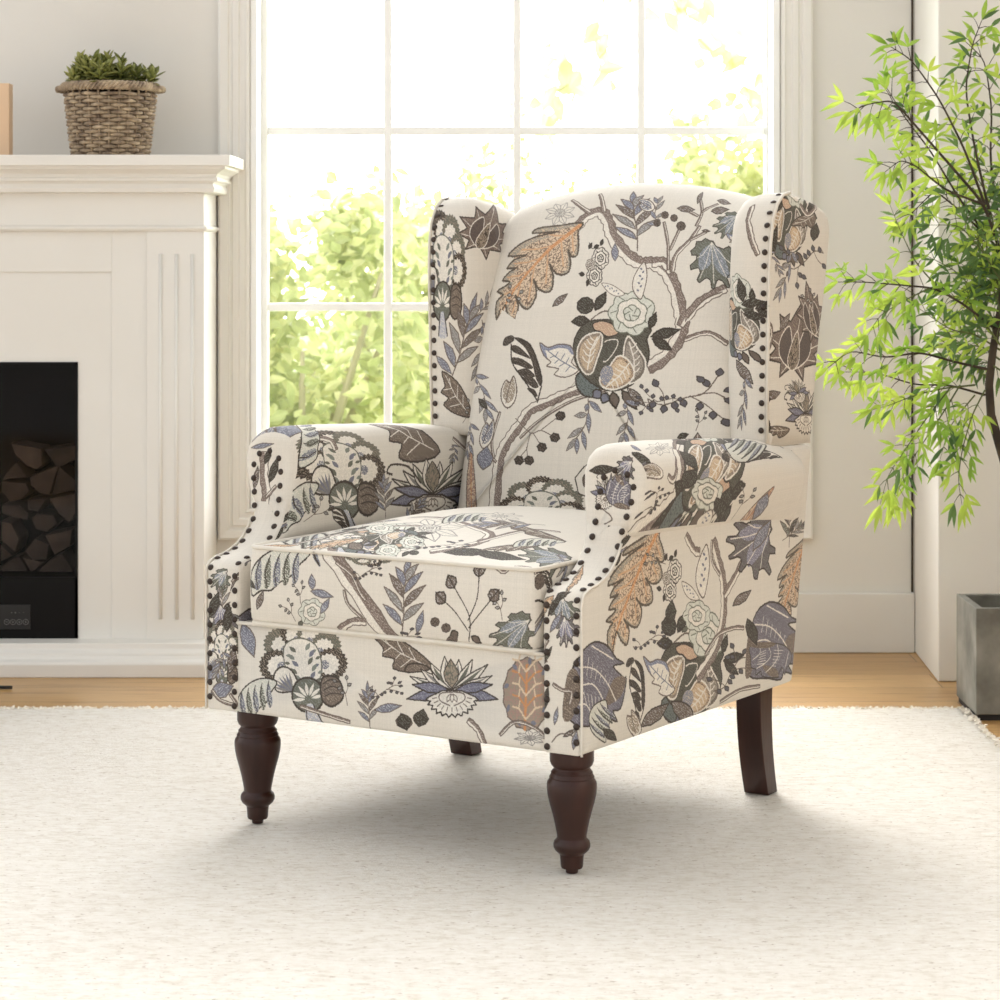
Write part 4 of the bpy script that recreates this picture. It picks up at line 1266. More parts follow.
# ================================================================== THE ROOM
DW = 5.573                                    # distance of the window wall
def st_(o): return tag(o, kind='structure')
def room():
    # floor
    b = MB(); b.box(-4.2, 3.2, -1.5, DW + .2, FZ - .05, FZ); st_(b.build('floor', M['floor']))
    # window opening (glass edges at the far side of the reveal)
    xl, xr, zb, zt = X(252, DW), X(778, DW), Z(508, DW), 2.15
    top = 2.75
    b = MB()
    b.box(-4.2, xl, DW, DW + .2, FZ, top); b.box(xr, 3.2, DW, DW + .2, FZ, top)
    b.box(xl, xr, DW, DW + .2, FZ, zb); b.box(xl, xr, DW, DW + .2, zt, top)
    st_(b.build('wall_back', M['wall']))
    st_(box('added_wall_right', 2.3, 2.4, -.6, 5.185, FZ, top, M['wall']))  # unseen wall, added to keep open-sky light off the chair's right side
    # casing: a moulded picture frame round the opening
    def casing(name, x0, x1, z0, z1, w):
        prof = [(0, .002), (.0, .012), (.10, .015), (.16, .012), (.30, .012), (.36, .017), (.52, .018), (.58, .014), (.64, .014), (.70, .020), (.93, .022), (1, .018), (1, 0)]   # inner edge outwards
        V = []; F = []
        for (t, h) in prof:
            e = w * t
            V += [(x0 - e, DW - h, z0 - e), (x1 + e, DW - h, z0 - e), (x1 + e, DW - h, z1 + e), (x0 - e, DW - h, z1 + e)]
        for i in range(len(prof) - 1):
            for k in range(4): F.append((i * 4 + k, i * 4 + (k + 1) % 4, i * 4 + 4 + (k + 1) % 4, i * 4 + 4 + k))
        return mesh(name, V, F, M['trimwhite'], None, False)
    st_(casing('trim_1', X(250, DW), X(781, DW), Z(508, DW) + .0, zt, .072))
    # sash: frame, muntins, panes
    root = empty('window_1', (0, 0, 0)); st_(root)
    gx0, gx1 = X(268, DW + .11), X(765, DW + .11)
    d0, d1 = DW + .10, DW + .145
    b = MB()
    b.box(xl - .004, xl + .012, DW - .004, DW + .2, zb, zt); b.box(xr - .012, xr + .004, DW - .004, DW + .2, zb, zt)
    b.box(xl, xr, DW - .004, DW + .2, zb - .004, zb + .012); b.box(xl, xr, DW - .004, DW + .2, zt - .012, zt + .004)
    b.build('jamb', M['sash'], root, bevel=.002)
    b = MB()
    gz0, gz1 = Z(492, DW + .11), zt - .03
    b.box(xl + .01, gx0, d0, d1, zb, zt); b.box(gx1, xr - .01, d0, d1, zb, zt)
    b.box(gx0, gx1, d0, d1, zb, gz0); b.box(gx0, gx1, d0, d1, gz1, zt)
    b.build('sash_frame', M['sash'], root, bevel=.004)
    dm = DW + .12
    vx = [X(388, dm), X(517, dm), X(641, dm)]; hz = [Z(131, dm), Z(307, dm), Z(-46, dm), Z(-223, dm), Z(484, dm)]
    b = MB()
    for x in vx: b.box(x - .0092, x + .0092, dm - .014, dm + .014, gz0, gz1)
    for z in hz[:4]: b.box(gx0, gx1, dm - .012, dm + .012, z - .0095, z + .0095)
    b.build('muntin', M['sash'], root, bevel=.003)
    box('glass', gx0, gx1, dm - .002, dm + .002, gz0, gz1, M['pane'], root)
    # tall base board right of the fireplace
    st_(box('baseboard_back', X(218, DW), X(915, DW - .016), DW - .016, DW, FZ, Z(593.5, DW - .016), M['wall'], bevel=.003))
    # wall panel whose edge leaves a dark joint beside the pier
    # the pier on the right
    px_, py0 = .9465, 5.186
    b = MB(); b.box(px_, 3.2, py0, DW - .0, FZ, top)
    b.V = [(x + .016 if x < 1 and y > DW - .01 else x, y, z) for x, y, z in b.V]; st_(b.build('wall_right_pier', M['column'], bevel=.004))
    b = MB(); b.box(X(911.3, DW - .003), X(913.2, DW - .003), DW - .004, DW, Z(592, DW), top); st_(b.build('trim_2', M['bark']))
    # rug
    bm = bmesh.new(); rnd = random.Random(3)
    x0, x1, y0, y1 = -2.6, .936, 1.9, 4.852
    nx, ny = 150, 130
    g = [[None] * (ny + 1) for _ in range(nx + 1)]
    for i in range(nx + 1):
        for j in range(ny + 1):
            x = x0 + (x1 - x0) * i / nx; y = y0 + (y1 - y0) * j / ny
            e = min(i, nx - i, j, ny - j)
            dx = rnd.uniform(-.004, .004); dy = rnd.uniform(-.006, .006)
            if i == nx and j > ny - 3: dx -= .006
            z = RZ - .0012 + rnd.uniform(-.0008, .0008)
            g[i][j] = bm.verts.new((x + dx, y + dy, z))
    for i in range(nx):
        for j in range(ny): bm.faces.new((g[i][j], g[i + 1][j], g[i + 1][j + 1], g[i][j + 1]))
    for a, b_ in [((0, j), (0, j + 1)) for j in range(ny)] + [((nx, j + 1), (nx, j)) for j in range(ny)] + [((i + 1, 0), (i, 0)) for i in range(nx)] + [((i, ny), (i + 1, ny)) for i in range(nx)]:
        v1, v2 = g[a[0]][a[1]], g[b_[0]][b_[1]]
        v3 = bm.verts.new((v2.co.x, v2.co.y, FZ + .0005)); v4 = bm.verts.new((v1.co.x, v1.co.y, FZ + .0005))
        bm.faces.new((v1, v2, v3, v4))
    # tufts of pile along the edges
    def tuft(x, y, a, s):
        l = rnd.uniform(.006, .013) * s; w = .0028
        px, py = math.cos(a), math.sin(a)
        V = [bm.verts.new(c) for c in ((x - py * w, y + px * w, RZ - .002), (x + py * w, y - px * w, RZ - .002), (x + px * l + py * w * .5, y + py * l - px * w * .5, RZ + rnd.uniform(-.006, .003)), (x + px * l * .9 - py * w * .6, y + py * l * .9 + px * w * .6, RZ + rnd.uniform(-.005, .004)))]
        W = bm.verts.new((x, y, RZ - .006))
        bm.faces.new(V); bm.faces.new((V[0], V[3], W)); bm.faces.new((V[1], W, V[2])); bm.faces.new((V[2], W, V[3]))
    for k in range(2600): tuft(rnd.uniform(-1.5, x1), y1 - rnd.uniform(-.002, .012), PI / 2 + rnd.gauss(0, .6), rnd.choice((.6, 1, 1.3)))
    for k in range(900): tuft(x1 - rnd.uniform(-.002, .012), rnd.uniform(3.6, y1), rnd.gauss(0, .6), rnd.choice((.6, 1, 1.2)))
    me = bpy.data.meshes.new('rug'); bm.to_mesh(me); bm.free(); me.materials.append(M['rug']); me.materials.append(M['tuft'])
    nb = nx * ny + 2 * (nx + ny)
    for p in me.polygons: p.material_index = 1 if p.index >= nb - 2 * (nx + ny) else 0
    for p in me.polygons: p.use_smooth = p.material_index == 0
    rug = bpy.data.objects.new('rug', me); C.objects.link(rug)
    tag(rug, 'cream flecked wool rug under the armchair', 'rug')

# ------------------------------------------------------------------ fireplace
def fireplace():
    fp = empty('fireplace', (-1.15, 5.35, FZ))
    inv = Matrix.Translation((1.15, -5.35, -FZ))
    def put(o): o.matrix_parent_inverse = inv; return o
    tag(fp, 'white moulded fireplace surround with fluted pilaster and black insert, left of the window', 'fireplace')
    XR = -.657; YF = 5.328; XL = -2.25; T = M['trimwhite']
    cxm = (XR + XL) / 2
    # plinth: stepped base
    def rounded(prof, xl, xr, back, name, mat=T):
        """front profile (out, z) returned round both ends"""
        V = []; F = []; n = len(prof)
        for (o, z) in prof: V += [(xl - o, back, z), (xl - o, YF - o, z), (xr + o, YF - o, z), (xr + o, back, z)]
        for i in range(n - 1):
            for k in range(3): F.append((i * 4 + k, i * 4 + k + 1, i * 4 + 5 + k, i * 4 + 4 + k))
            F.append((i * 4 + 3, i * 4, i * 4 + 4, i * 4 + 7))
        F += [(0, 1, 2, 3), tuple((n - 1) * 4 + k for k in range(4))]
        o = mesh(name, V, F, mat, fp, False); put(o)
        md = o.modifiers.new('Bevel', 'BEVEL'); md.width = .0025; md.segments = 2; md.limit_method = 'ANGLE'; md.angle_limit = .5
        return o
    zt = Z(645, 5.25)
    rounded([(.094, FZ), (.094, FZ + .030), (.090, FZ + .034), (.078, FZ + .038), (.072, FZ + .044), (.070, FZ + .050), (.058, zt - .012), (.055, zt)], XL, XR, DW - .001, 'plinth')
    # mantel shelf with cornice; right end at X(230,5.283)
    e = -.592 - XR                        # overhang
    zs = 1.126
    k = lambda y: Z(y, 5.30)
    rounded([(.010, k(193)), (.024, k(192)), (.027, k(188)), (.022, k(184)), (.026, k(182)), (.033, k(181)), (.034, k(178.5)), (.030, k(177.5)), (.034, k(174)), (.044, k(171)), (.052, k(169)), (.053, k(166.5)), (.064, k(166)), (.065, zs - .001), (.064, zs)], XL, XR, DW - .001, 'mantel_shelf')
    # frieze and its bead
    rounded([(0, k(226)), (0, k(192))], XL, XR, DW - .001, 'frieze')
    rounded([(0, k(231.5)), (.006, k(230)), (.009, k(228)), (.006, k(226.5)), (0, k(225))], XL, XR, DW - .001, 'bead_moulding')
    # pilasters with three raised reeds
    zb = zt - .002; zp = k(231)
    x0 = X(146.5, YF)
    for s in (0, 1):
        b = MB()
        a, c = (x0, XR) if s == 0 else (XL, XL + (XR - x0))
        b.box(a, c, YF, DW, zb, zp)
        o = put(b.build('pilaster', T, fp, bevel=.0015))
        b = MB()
        for px in (160.5, 176.5, 192.5):
            xc = X(px, YF)
            if s: xc = XL + (XR - xc)
            P = [(xc, YF - .0005, Z(619, YF)), (xc, YF - .0005, Z(254, YF))]
            b.tube(P, .0042, 10)
        q = b.build('reed', T, fp, True); put(q)
    # panel boards between pilasters round the insert
    yb = YF + .012
    ix = X(78, yb); iz0 = Z(641, yb); iz1 = Z(362, yb); ixl = XL + (XR - ix)
    b = MB(); b.box(ix, x0, yb, yb + .06, zb, zp); b.box(XL + (XR - x0), ixl, yb, yb + .06, zb, zp); b.box(ixl, ix, yb, yb + .06, iz1, zp); b.box(ixl, ix, yb, yb + .06, zb, iz0)
    put(b.build('panel_board', T, fp))
    # raised frame line
    fx = X(112, yb); fz = Z(272, yb); fxl = XL + (XR - fx)
    b = MB()
    for x in (fx, fxl): b.box(x, x0 if x == fx else XL + (XR - x0), yb - .004, yb, zb, zp) if x == fx else b.box(XL + (XR - x0), x, yb - .004, yb, zb, zp)
    b.box(fxl, fx, yb - .004, yb, fz, zp)
    put(b.build('raised_frame', T, fp, bevel=.0012))
    # black electric insert
    ins = empty('insert', (0, 0, 0)); ins.parent = fp; ins.matrix_parent_inverse = inv
    b = MB()
    y0 = yb - .003; yk = yb + .19
    w = .006
    b.box(ix - w, ix, y0, yk, iz0, iz1); b.box(ixl, ixl + w, y0, yk, iz0, iz1); b.box(ixl, ix, y0, yk, iz1 - w, iz1)
    b.box(ixl, ix, y0, yk, iz0, Z(577, yb)); b.box(ixl, ix, yk, yk + .005, iz0, iz1)
    b.build('firebox', M['black'], ins)
    b = MB(); b.box(ixl + w, ix - w, yb + .004, yb + .007, Z(577, yb), iz1 - w); b.build('fire_glass', M['smoked'], ins)
    b = MB(); b.box(X(-34, yb), X(31, yb), y0 - .0015, y0 + .002, Z(629, yb), Z(604.5, yb)); cp = b.build('control_panel', flat('panel plastic', (14, 13, 13), None, 5, .4), ins, bevel=.001)
    for px in (7.2, 13.5, 19.8, 26.2):
        xc, zc = X(px, yb), Z(621.6, yb)
        b = MB(); P = [(xc + .0058 * math.cos(2 * PI * t / 24), y0 - .002, zc + .0058 * math.sin(2 * PI * t / 24)) for t in range(24)]
        b.tube(P, .0007, 6, closed=True)
        # the small signs on the buttons: bars crossing the disc
        b.box(xc - .0028, xc + .0028, y0 - .0028, y0 - .002, zc - .0006, zc + .0006)
        if px > 10: b.box(xc - .0006, xc + .0006, y0 - .0028, y0 - .002, zc - .0028, zc + .0028)
        b.build('button', M['button'], cp)
    b = MB()
    for px, s in ((12, 1), (15.8, 1.6), (19.8, .7), (24, .7)):
        xc, zc = X(px, yb), Z(612.3, yb)
        b.box(xc - .0012 * s, xc + .0012 * s, y0 - .0025, y0 - .0015, zc - .0004, zc + .0004)
        if s >= 1: b.box(xc - .0004, xc + .0004, y0 - .0025, y0 - .0015, zc - .0012 * s, zc + .0012 * s)
    b.build('indicator', M['button'], cp)
    # split logs stacked inside: outlines of the sawn ends read off the pile
    D = yb + .05
    LOGS = [([(10, 444), (40, 449), (41, 466), (36, 470), (26, 467), (14, 455)], 0), ([(43, 450), (77, 446), (77, 458), (62, 466), (56, 468)], 1), ([(15, 463), (26, 478), (1, 480), (6, 472)], 2),
            ([(28, 478), (57, 466), (48, 496), (38, 494), (29, 486)], 0), ([(58, 467), (76, 482), (74, 490), (51, 496)], 1), ([(0, 482), (24, 484), (28, 492), (20, 500), (8, 503), (0, 492)], 2),
            ([(27, 500), (46, 499), (38, 512), (28, 510)], 1), ([(48, 499), (77, 494), (76, 512), (68, 523), (58, 514)], 0), ([(0, 506), (18, 506), (27, 514), (26, 521), (10, 518), (0, 514)], 1),
            ([(0, 522), (10, 524), (18, 540), (14, 553), (0, 541)], 0), ([(30, 520), (36, 514), (52, 516), (56, 524), (46, 533), (34, 530)], 2), ([(45, 536), (72, 530), (70, 546), (54, 555)], 0),
            ([(24, 552), (34, 539), (48, 545), (46, 560), (32, 561)], 1), ([(0, 545), (12, 556), (0, 562)], 2), ([(9, 560), (18, 557), (26, 570), (26, 572), (0, 572), (0, 568)], 1),
            ([(21.5, 558.5), (42, 563), (33, 572), (29, 572)], 0), ([(50, 560), (62, 554), (72, 568), (72, 572), (37, 572)], 2)]
    import random as R_
    rr = R_.Random(5)
    cols = [flat('split pine end', (92, 82, 75), (70, 62, 56), 30, .9, .5, 60), M['bark2'], flat('split grey end', (76, 68, 62), (60, 53, 48), 25, .9, .5, 60)]
    where = ['at the top of the pile', 'high in the pile', 'in the middle of the pile', 'low in the pile', 'on the bottom row']
    for i, (P, c) in enumerate(LOGS):
        P2 = [(X(a, D), Z(b_, D)) for a, b_ in P]
        dy = rr.uniform(0, .02)
        V, F = puff(P2, [(.11, 0), (.004, 0), (0, .0015)], lambda a, b_, h: (a, D + dy + h, b_), ('flat',), ('dome', -.001, 3))
        o = mesh('log', V, F, cols[c], None, False)
        cy = sum(p[1] for p in P) / len(P); cx_ = sum(p[0] for p in P) / len(P)
        row = where[min(4, int((cy - 450) / 26))]
        side = 'against the left picture edge' if cx_ < 20 else ('beside the firebox wall' if cx_ > 55 else 'between its neighbours')
        tag(o, LOGLAB[i], 'log', 'split logs stacked in the fireplace')
LOGLAB = ['dim split log at the top of the pile, second from right', 'wide flat split log at the top right of the pile', 'small triangular split log under the top row, at picture edge',
          'broad brown split log, left one of the large central pair', 'curved split log against the firebox wall in second row', 'blunt wedge log at picture edge in the third row',
          'small thin split log just below the large central pair', 'broad dark split log against the firebox wall, third row', 'flat long split log at picture edge halfway down the pile',
          'tall brown split log at picture edge above the bottom rows', 'dark round log with pale bark spot, middle of the pile', 'pale square split log right of centre above the bottom row',
          'pale block shaped split log standing at the centre above bottom row', 'tiny log tip at picture edge just above the bottom row', 'brown split log on the bottom row at the picture edge',
          'narrow triangular split log second on the bottom row', 'dark grey log with bark at the bottom right corner']

def mantel_things():
    # wicker basket
    d = 5.385; cx = X(110.5, d); z0 = 1.126
    root = empty('wicker_basket', (cx, d, z0)); tag(root, 'round tapered brown wicker basket with two small handles on the mantel shelf', 'basket')
    b = MB(); n = 26; H = .163; r0, r1 = .0800, .0995
    rows = 17
    def rad(z): return r0 + (r1 - r0) * (z / H) ** .9
    for j in range(rows):
        z = .004 + j * (H - .022) / rows
        P = []
        m = n * 6
        for k in range(m):
            a = 2 * PI * k / m
            wv = math.cos(n / 2 * a + PI * (j % 2)) * .0052
            P.append(((rad(z) + wv) * math.cos(a), (rad(z) + wv) * math.sin(a), z + .0008 * math.sin(7 * a + j)))
        b.tube(P, .0043, 6, closed=True)
    for k in range(n):
        a = 2 * PI * (k) / n
        b.tube([(rad(z) * math.cos(a), rad(z) * math.sin(a), z) for z in (0, .04, .08, .12, H - .01)], .0026, 6)
    b.build('basket_wall', M['wicker'], root, True)
    b = MB()
    for q in range(4):
        P = []
        for k in range(120):
            a = 2 * PI * k / 120; ph = 18 * a + q * PI / 2
            P.append(((r1 + .003 + .006 * math.cos(ph)) * math.cos(a), (r1 + .003 + .006 * math.cos(ph)) * math.sin(a), H - .008 + .0075 * math.sin(ph)))
        b.tube(P, .004, 6, closed=True)
    b.build('rim', M['wicker'], root, True)
    for s in (1, -1):
        b = MB()
        for q in range(3):
            P = []
            for k in range(21):
                t = k / 20; a = PI * t; ph = 9 * t + q * 2 * PI / 3
                P.append((s * (r1 + .002 + .016 * math.sin(a) + .003 * math.cos(ph)), .026 * math.cos(a), H - .012 + .004 * math.sin(ph)))
            b.tube(P, .0042, 6)
        b.build('handle', M['wicker'], root, True)
    V = [(0, 0, H - .02)]; V += [(r1 * .98 * math.cos(2 * PI * k / 32), r1 * .98 * math.sin(2 * PI * k / 32), H - .02) for k in range(32)]
    # the plant in it
    pl = empty('potted_plant', (cx, d, z0 + H - .022)); tag(pl, 'small bushy green succulent plant growing in the wicker basket', 'plant')
    b = MB(); b.lathe([(.0815, 0), (.09, .012)], n=32); b.build('soil', M['soil'], pl)
    rr = random.Random(11)
    for mat, cnt in (('succulent', 26), ('succulent2', 18)):
        lf = MB()
        for i in range(cnt):
            a = rr.uniform(0, 2 * PI); r = .078 * math.sqrt(rr.random())
            bx, by = r * math.cos(a), r * math.sin(a)
            h = rr.uniform(.030, .062) * (1.2 - r / .14) + (.014 if -.05 < bx < -.02 else 0)
            lean = Vector((bx * .35, by * .3, h))
            p0 = Vector((bx, by, .008)); p1 = p0 + lean
            for q in range(11):
                t = .35 + .65 * q / 10; aa = q * 2.4 + i; el = .15 + 1.1 * (q / 10) ** 1.5
                base = p0.lerp(p1, t)
                dr = Vector((math.cos(aa) * math.cos(el), math.sin(aa) * math.cos(el), math.sin(el)))
                L = rr.uniform(.028, .042) * (1 - .25 * q / 10); wd = L * .24
                side = dr.cross(Vector((0, 0, 1))).normalized(); up = side.cross(dr)
                ts = [0, .25, .55, .8, 1]; ws = [.35, .85, 1, .7, .02]; th = .0016
                vs = []
                for tt, w_ in zip(ts, ws):
                    c = base + dr * L * tt + up * (-L * .12 * tt * tt)
                    vs += [c - side * wd * w_ + up * .0025 * w_, c - up * th * w_, c + side * wd * w_ + up * .0025 * w_, c + up * .0002 * w_ ]
                F = []
                for g in range(4):
                    for k in range(4): F.append((g * 4 + k, g * 4 + (k + 1) % 4, g * 4 + 4 + (k + 1) % 4, g * 4 + 4 + k))
                lf.add(vs, F)
            for v_ in ((p0, p1),): lf.tube([v_[0], v_[1]], [.002, .0014], 5)
        lf.build('foliage', M[mat], pl, True)
    # the tan object at the picture edge
    b = MB(); d2 = 5.40; xr = X(10.3, d2)
    o = b.box(xr - .085, xr, d2 - .012, d2 + .03, z0, Z(83.5, d2)).build('wooden_block', M['candle'], bevel=.002)
    tag(o, 'tan upright wooden block on the mantel at the left picture edge', 'ornament')
    # cable end lying on the floor
    b = MB(); b.tube([(X(-60, 5.12), 5.16, FZ + .004), (X(-30, 5.1), 5.11, FZ + .004), (X(12, 5.1), 5.10, FZ + .004)], .0035, 8)
    tag(b.build('cable', M['cable'], None, True), 'thin black cable end on the floor before the hearth plinth', 'cable')
# ================================================================== TREE IN ITS PLANTER, GARDEN OUTSIDE
def leaf_quad(mb, p, d, L, w, up, droop=.15):
    """a pointed leaf of five cross sections folded along its midrib"""
    d = d.normalized(); s = d.cross(up)
    if s.length < 1e-4: s = Vector((1, 0, 0))
    s.normalize(); n = s.cross(d)
    V = []; F = []
    for i, (t, k) in enumerate(((0, .08), (.22, .72), (.45, 1), (.72, .62), (1, .02))):
        c = p + d * L * t - Vector((0, 0, 1)) * droop * L * t * t
        V += [c - s * w * k + n * w * k * .25, c, c + s * w * k + n * w * k * .25]
    for i in range(4):
        b = i * 3
        F += [(b, b + 1, b + 4, b + 3), (b + 1, b + 2, b + 5, b + 4)]
    mb.add(V, F)
def tree_and_planter():
    # planter: square concrete box with thick walls
    x0, y0, wd, h = .9435, 4.757, .205, .222
    root = empty('planter', (x0 + wd / 2, y0 + wd / 2, FZ)); tag(root, 'square grey concrete planter standing by the pier at the rug corner', 'planter')
    cx = wd / 2
    P = [(-cx, -cx), (cx, -cx), (cx, cx), (-cx, cx)]
    ti = .016
    V = []; F = []
    zt = Z(608.4, y0) - FZ
    for s, z in ((1, .012), (1, zt), (1 - ti / cx, zt), (1 - ti / cx, .03)):
        V += [(a * s, b * s, z) for a, b in P]
    for i in range(3):
        for k in range(4): F.append((i * 4 + k, i * 4 + (k + 1) % 4, i * 4 + 4 + (k + 1) % 4, i * 4 + 4 + k))
    F += [(0, 1, 2, 3), (12, 13, 14, 15)]
    b = MB(); b.add(V, F); b.build('body', M['concrete'], root, bevel=.0022)
    box('base', -cx + .004, cx - .004, -cx + .004, cx - .004, 0, .0125, M['dust'], root)  # dark slab standing in for the shadow under the planter
    b = MB(); b.box(-cx + ti + .001, cx - ti - .001, -cx + ti + .001, cx - ti - .001, .031, zt - .045); b.build('soil', M['soil'], root)
    # the tree
    tx, ty, tz = 1.055, y0 + wd / 2, FZ + zt - .044
    tr = empty('potted_tree', (tx, ty, tz)); tag(tr, 'slender green tree with drooping bright pointed leaves rising from the concrete planter', 'tree')
    O_ = Vector((tx, ty, tz))
    D = ty
    def pt(px, py, dy=0): return Vector((X(px, D + dy), D + dy, Z(py, D + dy))) - O_
    trunk = [Vector((0, 0, -.03)), Vector((.0, .0, .1)), pt(1010, 480), pt(999, 443), pt(991, 415), pt(989, 385), pt(993, 350), pt(1000, 310), pt(1006, 270)]
    MB().tube(trunk, [.013, .012, .0105, .0095, .009, .0085, .008, .007, .006], 10).build('trunk', M['bark'], tr, True)
    rr = random.Random(21)
    lt, dk = MB(), MB()
    nb = [0]
    def bough(P, r0, n_pairs, L, col=.75, tip=True, start=.25, spread=50, twig=.0):
        """P world points of a branch; leaves in pairs along it and a fan at its tip"""
        pts = []
        Q = [Vector(p) for p in P]
        for i in range(len(Q) - 1):
            for j in range(6): pts.append(Q[i].lerp(Q[i + 1], j / 6))
        pts.append(Q[-1])
        for _ in range(3): pts = [pts[0]] + [(pts[i - 1] + pts[i] * 2 + pts[i + 1]) / 4 for i in range(1, len(pts) - 1)] + [pts[-1]]
        m = len(pts)
        lt_stem = MB(); lt_stem.tube(pts, [r0 * (1 - .75 * i / (m - 1)) for i in range(m)], 6)
        for k in range(n_pairs + (1 if tip else 0)):
            t = start + (1 - start) * k / max(1, n_pairs)
            t = min(1, t); i = min(int(t * (m - 1)), m - 2)
            p = pts[i].lerp(pts[i + 1], t * (m - 1) - i); d = (pts[i + 1] - pts[i]).normalized()
            last = k == n_pairs
            # leaflets hang from a short side twig, in threes and fives
            if last: angs = (-28, 0, 30)
            else: angs = (-spread, spread)
            for a in angs:
                ax = Vector((0, -1, 0)) if rr.random() < .7 else Vector((rr.uniform(-1, 1), -1, rr.uniform(-1, 1))).normalized()
                dd = Matrix.Rotation(math.radians(a + rr.uniform(-18, 18)), 3, ax) @ d
                dd = (dd + Vector((0, rr.uniform(-.5, .5), -.15))).normalized()
                l = L * rr.uniform(.7, 1.15); q = p
                if not last and twig and rr.random() < .75:
                    # a small side twig with three leaflets
                    e = p + dd * twig * rr.uniform(.6, 1.2)
                    lt_stem.tube([p - d * .001, (p + e) / 2 + Vector((0, 0, .002)), e], [.0009, .0008, .0006], 4)
                    for a2 in (-45, 0, 45):
                        d2 = (Matrix.Rotation(math.radians(a2 + rr.uniform(-15, 15)), 3, ax) @ dd + Vector((0, rr.uniform(-.4, .4), -.2))).normalized()
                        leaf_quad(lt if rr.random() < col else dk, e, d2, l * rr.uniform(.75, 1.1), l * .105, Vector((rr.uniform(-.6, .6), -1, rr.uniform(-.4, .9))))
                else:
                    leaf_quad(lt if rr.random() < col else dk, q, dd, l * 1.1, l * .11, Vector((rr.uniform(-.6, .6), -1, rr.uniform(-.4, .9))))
        lt_stem.build('branch', M['bark'] if r0 > .0022 else M['stem'], tr, True)
    # main limbs: (points in the picture plane of the tree, depth drift)
    def limb(pix, r0, n, L=.045, col=.75, start=.2, twig=.035, dy=(0, 0)):
        m = len(pix)
        bough([pt(a, b, dy[0] + (dy[1] - dy[0]) * i / (m - 1)) for i, (a, b) in enumerate(pix)], r0, n, L, col, True, start, 48, twig)
    # right-hand main stem fans, top left
    limb([(1006, 270), (985, 205), (950, 165), (915, 125), (893, 100), (868, 104), (850, 112)], .0036, 9, .050, .9, .40, .03, (0, -.12))
    limb([(985, 205), (965, 150), (940, 100), (912, 60), (888, 45)], .003, 9, .046, .85, .3, .03, (-.02, -.05))
    limb([(990, 215), (975, 150), (965, 90), (972, 45), (982, 20)], .003, 10, .046, .75, .2, .03, (0, .05))
    limb([(1000, 230), (990, 160), (992, 110), (985, 60), (966, 42)], .003, 8, .044, .5, .2, .03, (.03, .08))
    limb([(985, 205), (945, 190), (915, 165), (900, 160), (885, 172)], .0026, 8, .048, .9, .3, .03, (-.03, -.10))
    limb([(990, 240), (960, 200), (930, 150), (905, 118), (885, 85)], .0028, 10, .046, .8, .2, .03, (.03, .0))
    limb([(1000, 250), (965, 215), (935, 190), (920, 205), (905, 220)], .0024, 8, .044, .7, .2, .03, (.03, .02))
    # the long left reach at mid height
    limb([(996, 330), (965, 305), (935, 288), (900, 285), (865, 282), (838, 282)], .003, 12, .046, .95, .2, .03, (0, -.14))
    limb([(940, 290), (915, 262), (900, 230), (890, 205)], .0018, 5, .040, .85, .3, .02, (-.06, -.1))
    limb([(930, 288), (905, 300), (880, 315), (868, 335)], .0018, 6, .046, .95, .2, .03, (-.06, -.12))
    limb([(991, 370), (955, 362), (920, 352), (885, 358), (850, 350), (828, 368)], .003, 12, .046, .95, .2, .03, (0, -.12))
    limb([(985, 395), (950, 385), (915, 385), (875, 372), (845, 372)], .0026, 10, .044, .9, .2, .03, (0, -.06))
    limb([(975, 385), (945, 388), (915, 395), (890, 405), (872, 410)], .002, 8, .042, .9, .2, .02, (-.02, -.12))
    # weeping sprays
    limb([(960, 385), (945, 410), (925, 440), (905, 470), (895, 500)], .002, 9, .044, .85, .15, .026, (-.04, -.09))
    limb([(950, 388), (925, 420), (905, 450), (888, 475), (880, 505)], .0018, 8, .044, .9, .15, .025, (-.05, -.12))
    limb([(985, 390), (972, 415), (962, 450), (958, 480), (962, 505)], .002, 8, .042, .8, .15, .025, (-.02, -.05))
    limb([(975, 395), (958, 415), (948, 430), (940, 460)], .0018, 6, .040, .7, .15, .022, (0, -.02))
    # dense middle: its shade is painted by mixing in more of the darker leaves
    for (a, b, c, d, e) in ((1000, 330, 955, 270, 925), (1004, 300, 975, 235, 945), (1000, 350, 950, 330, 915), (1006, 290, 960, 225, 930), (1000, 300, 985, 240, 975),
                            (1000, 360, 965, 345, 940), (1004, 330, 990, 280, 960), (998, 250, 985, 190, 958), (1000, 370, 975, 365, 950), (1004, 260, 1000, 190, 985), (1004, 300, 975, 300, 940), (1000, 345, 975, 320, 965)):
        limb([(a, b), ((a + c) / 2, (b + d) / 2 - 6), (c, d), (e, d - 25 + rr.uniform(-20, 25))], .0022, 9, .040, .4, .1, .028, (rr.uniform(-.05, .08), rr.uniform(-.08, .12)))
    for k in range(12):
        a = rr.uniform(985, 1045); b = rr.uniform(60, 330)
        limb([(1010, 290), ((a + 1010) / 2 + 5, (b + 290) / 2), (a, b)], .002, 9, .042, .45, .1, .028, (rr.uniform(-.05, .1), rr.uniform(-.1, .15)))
    limb([(1004, 320), (1030, 280), (1060, 250), (1085, 255)], .0026, 10, .044, .6, .2, .03, (0, .05))
    limb([(1004, 340), (1035, 330), (1065, 345), (1080, 380)], .0026, 10, .044, .6, .2, .03, (0, -.05))
    lt.build('foliage', M['leaf'], tr, False); dk.build('foliage', M['leafdark'], tr, False)
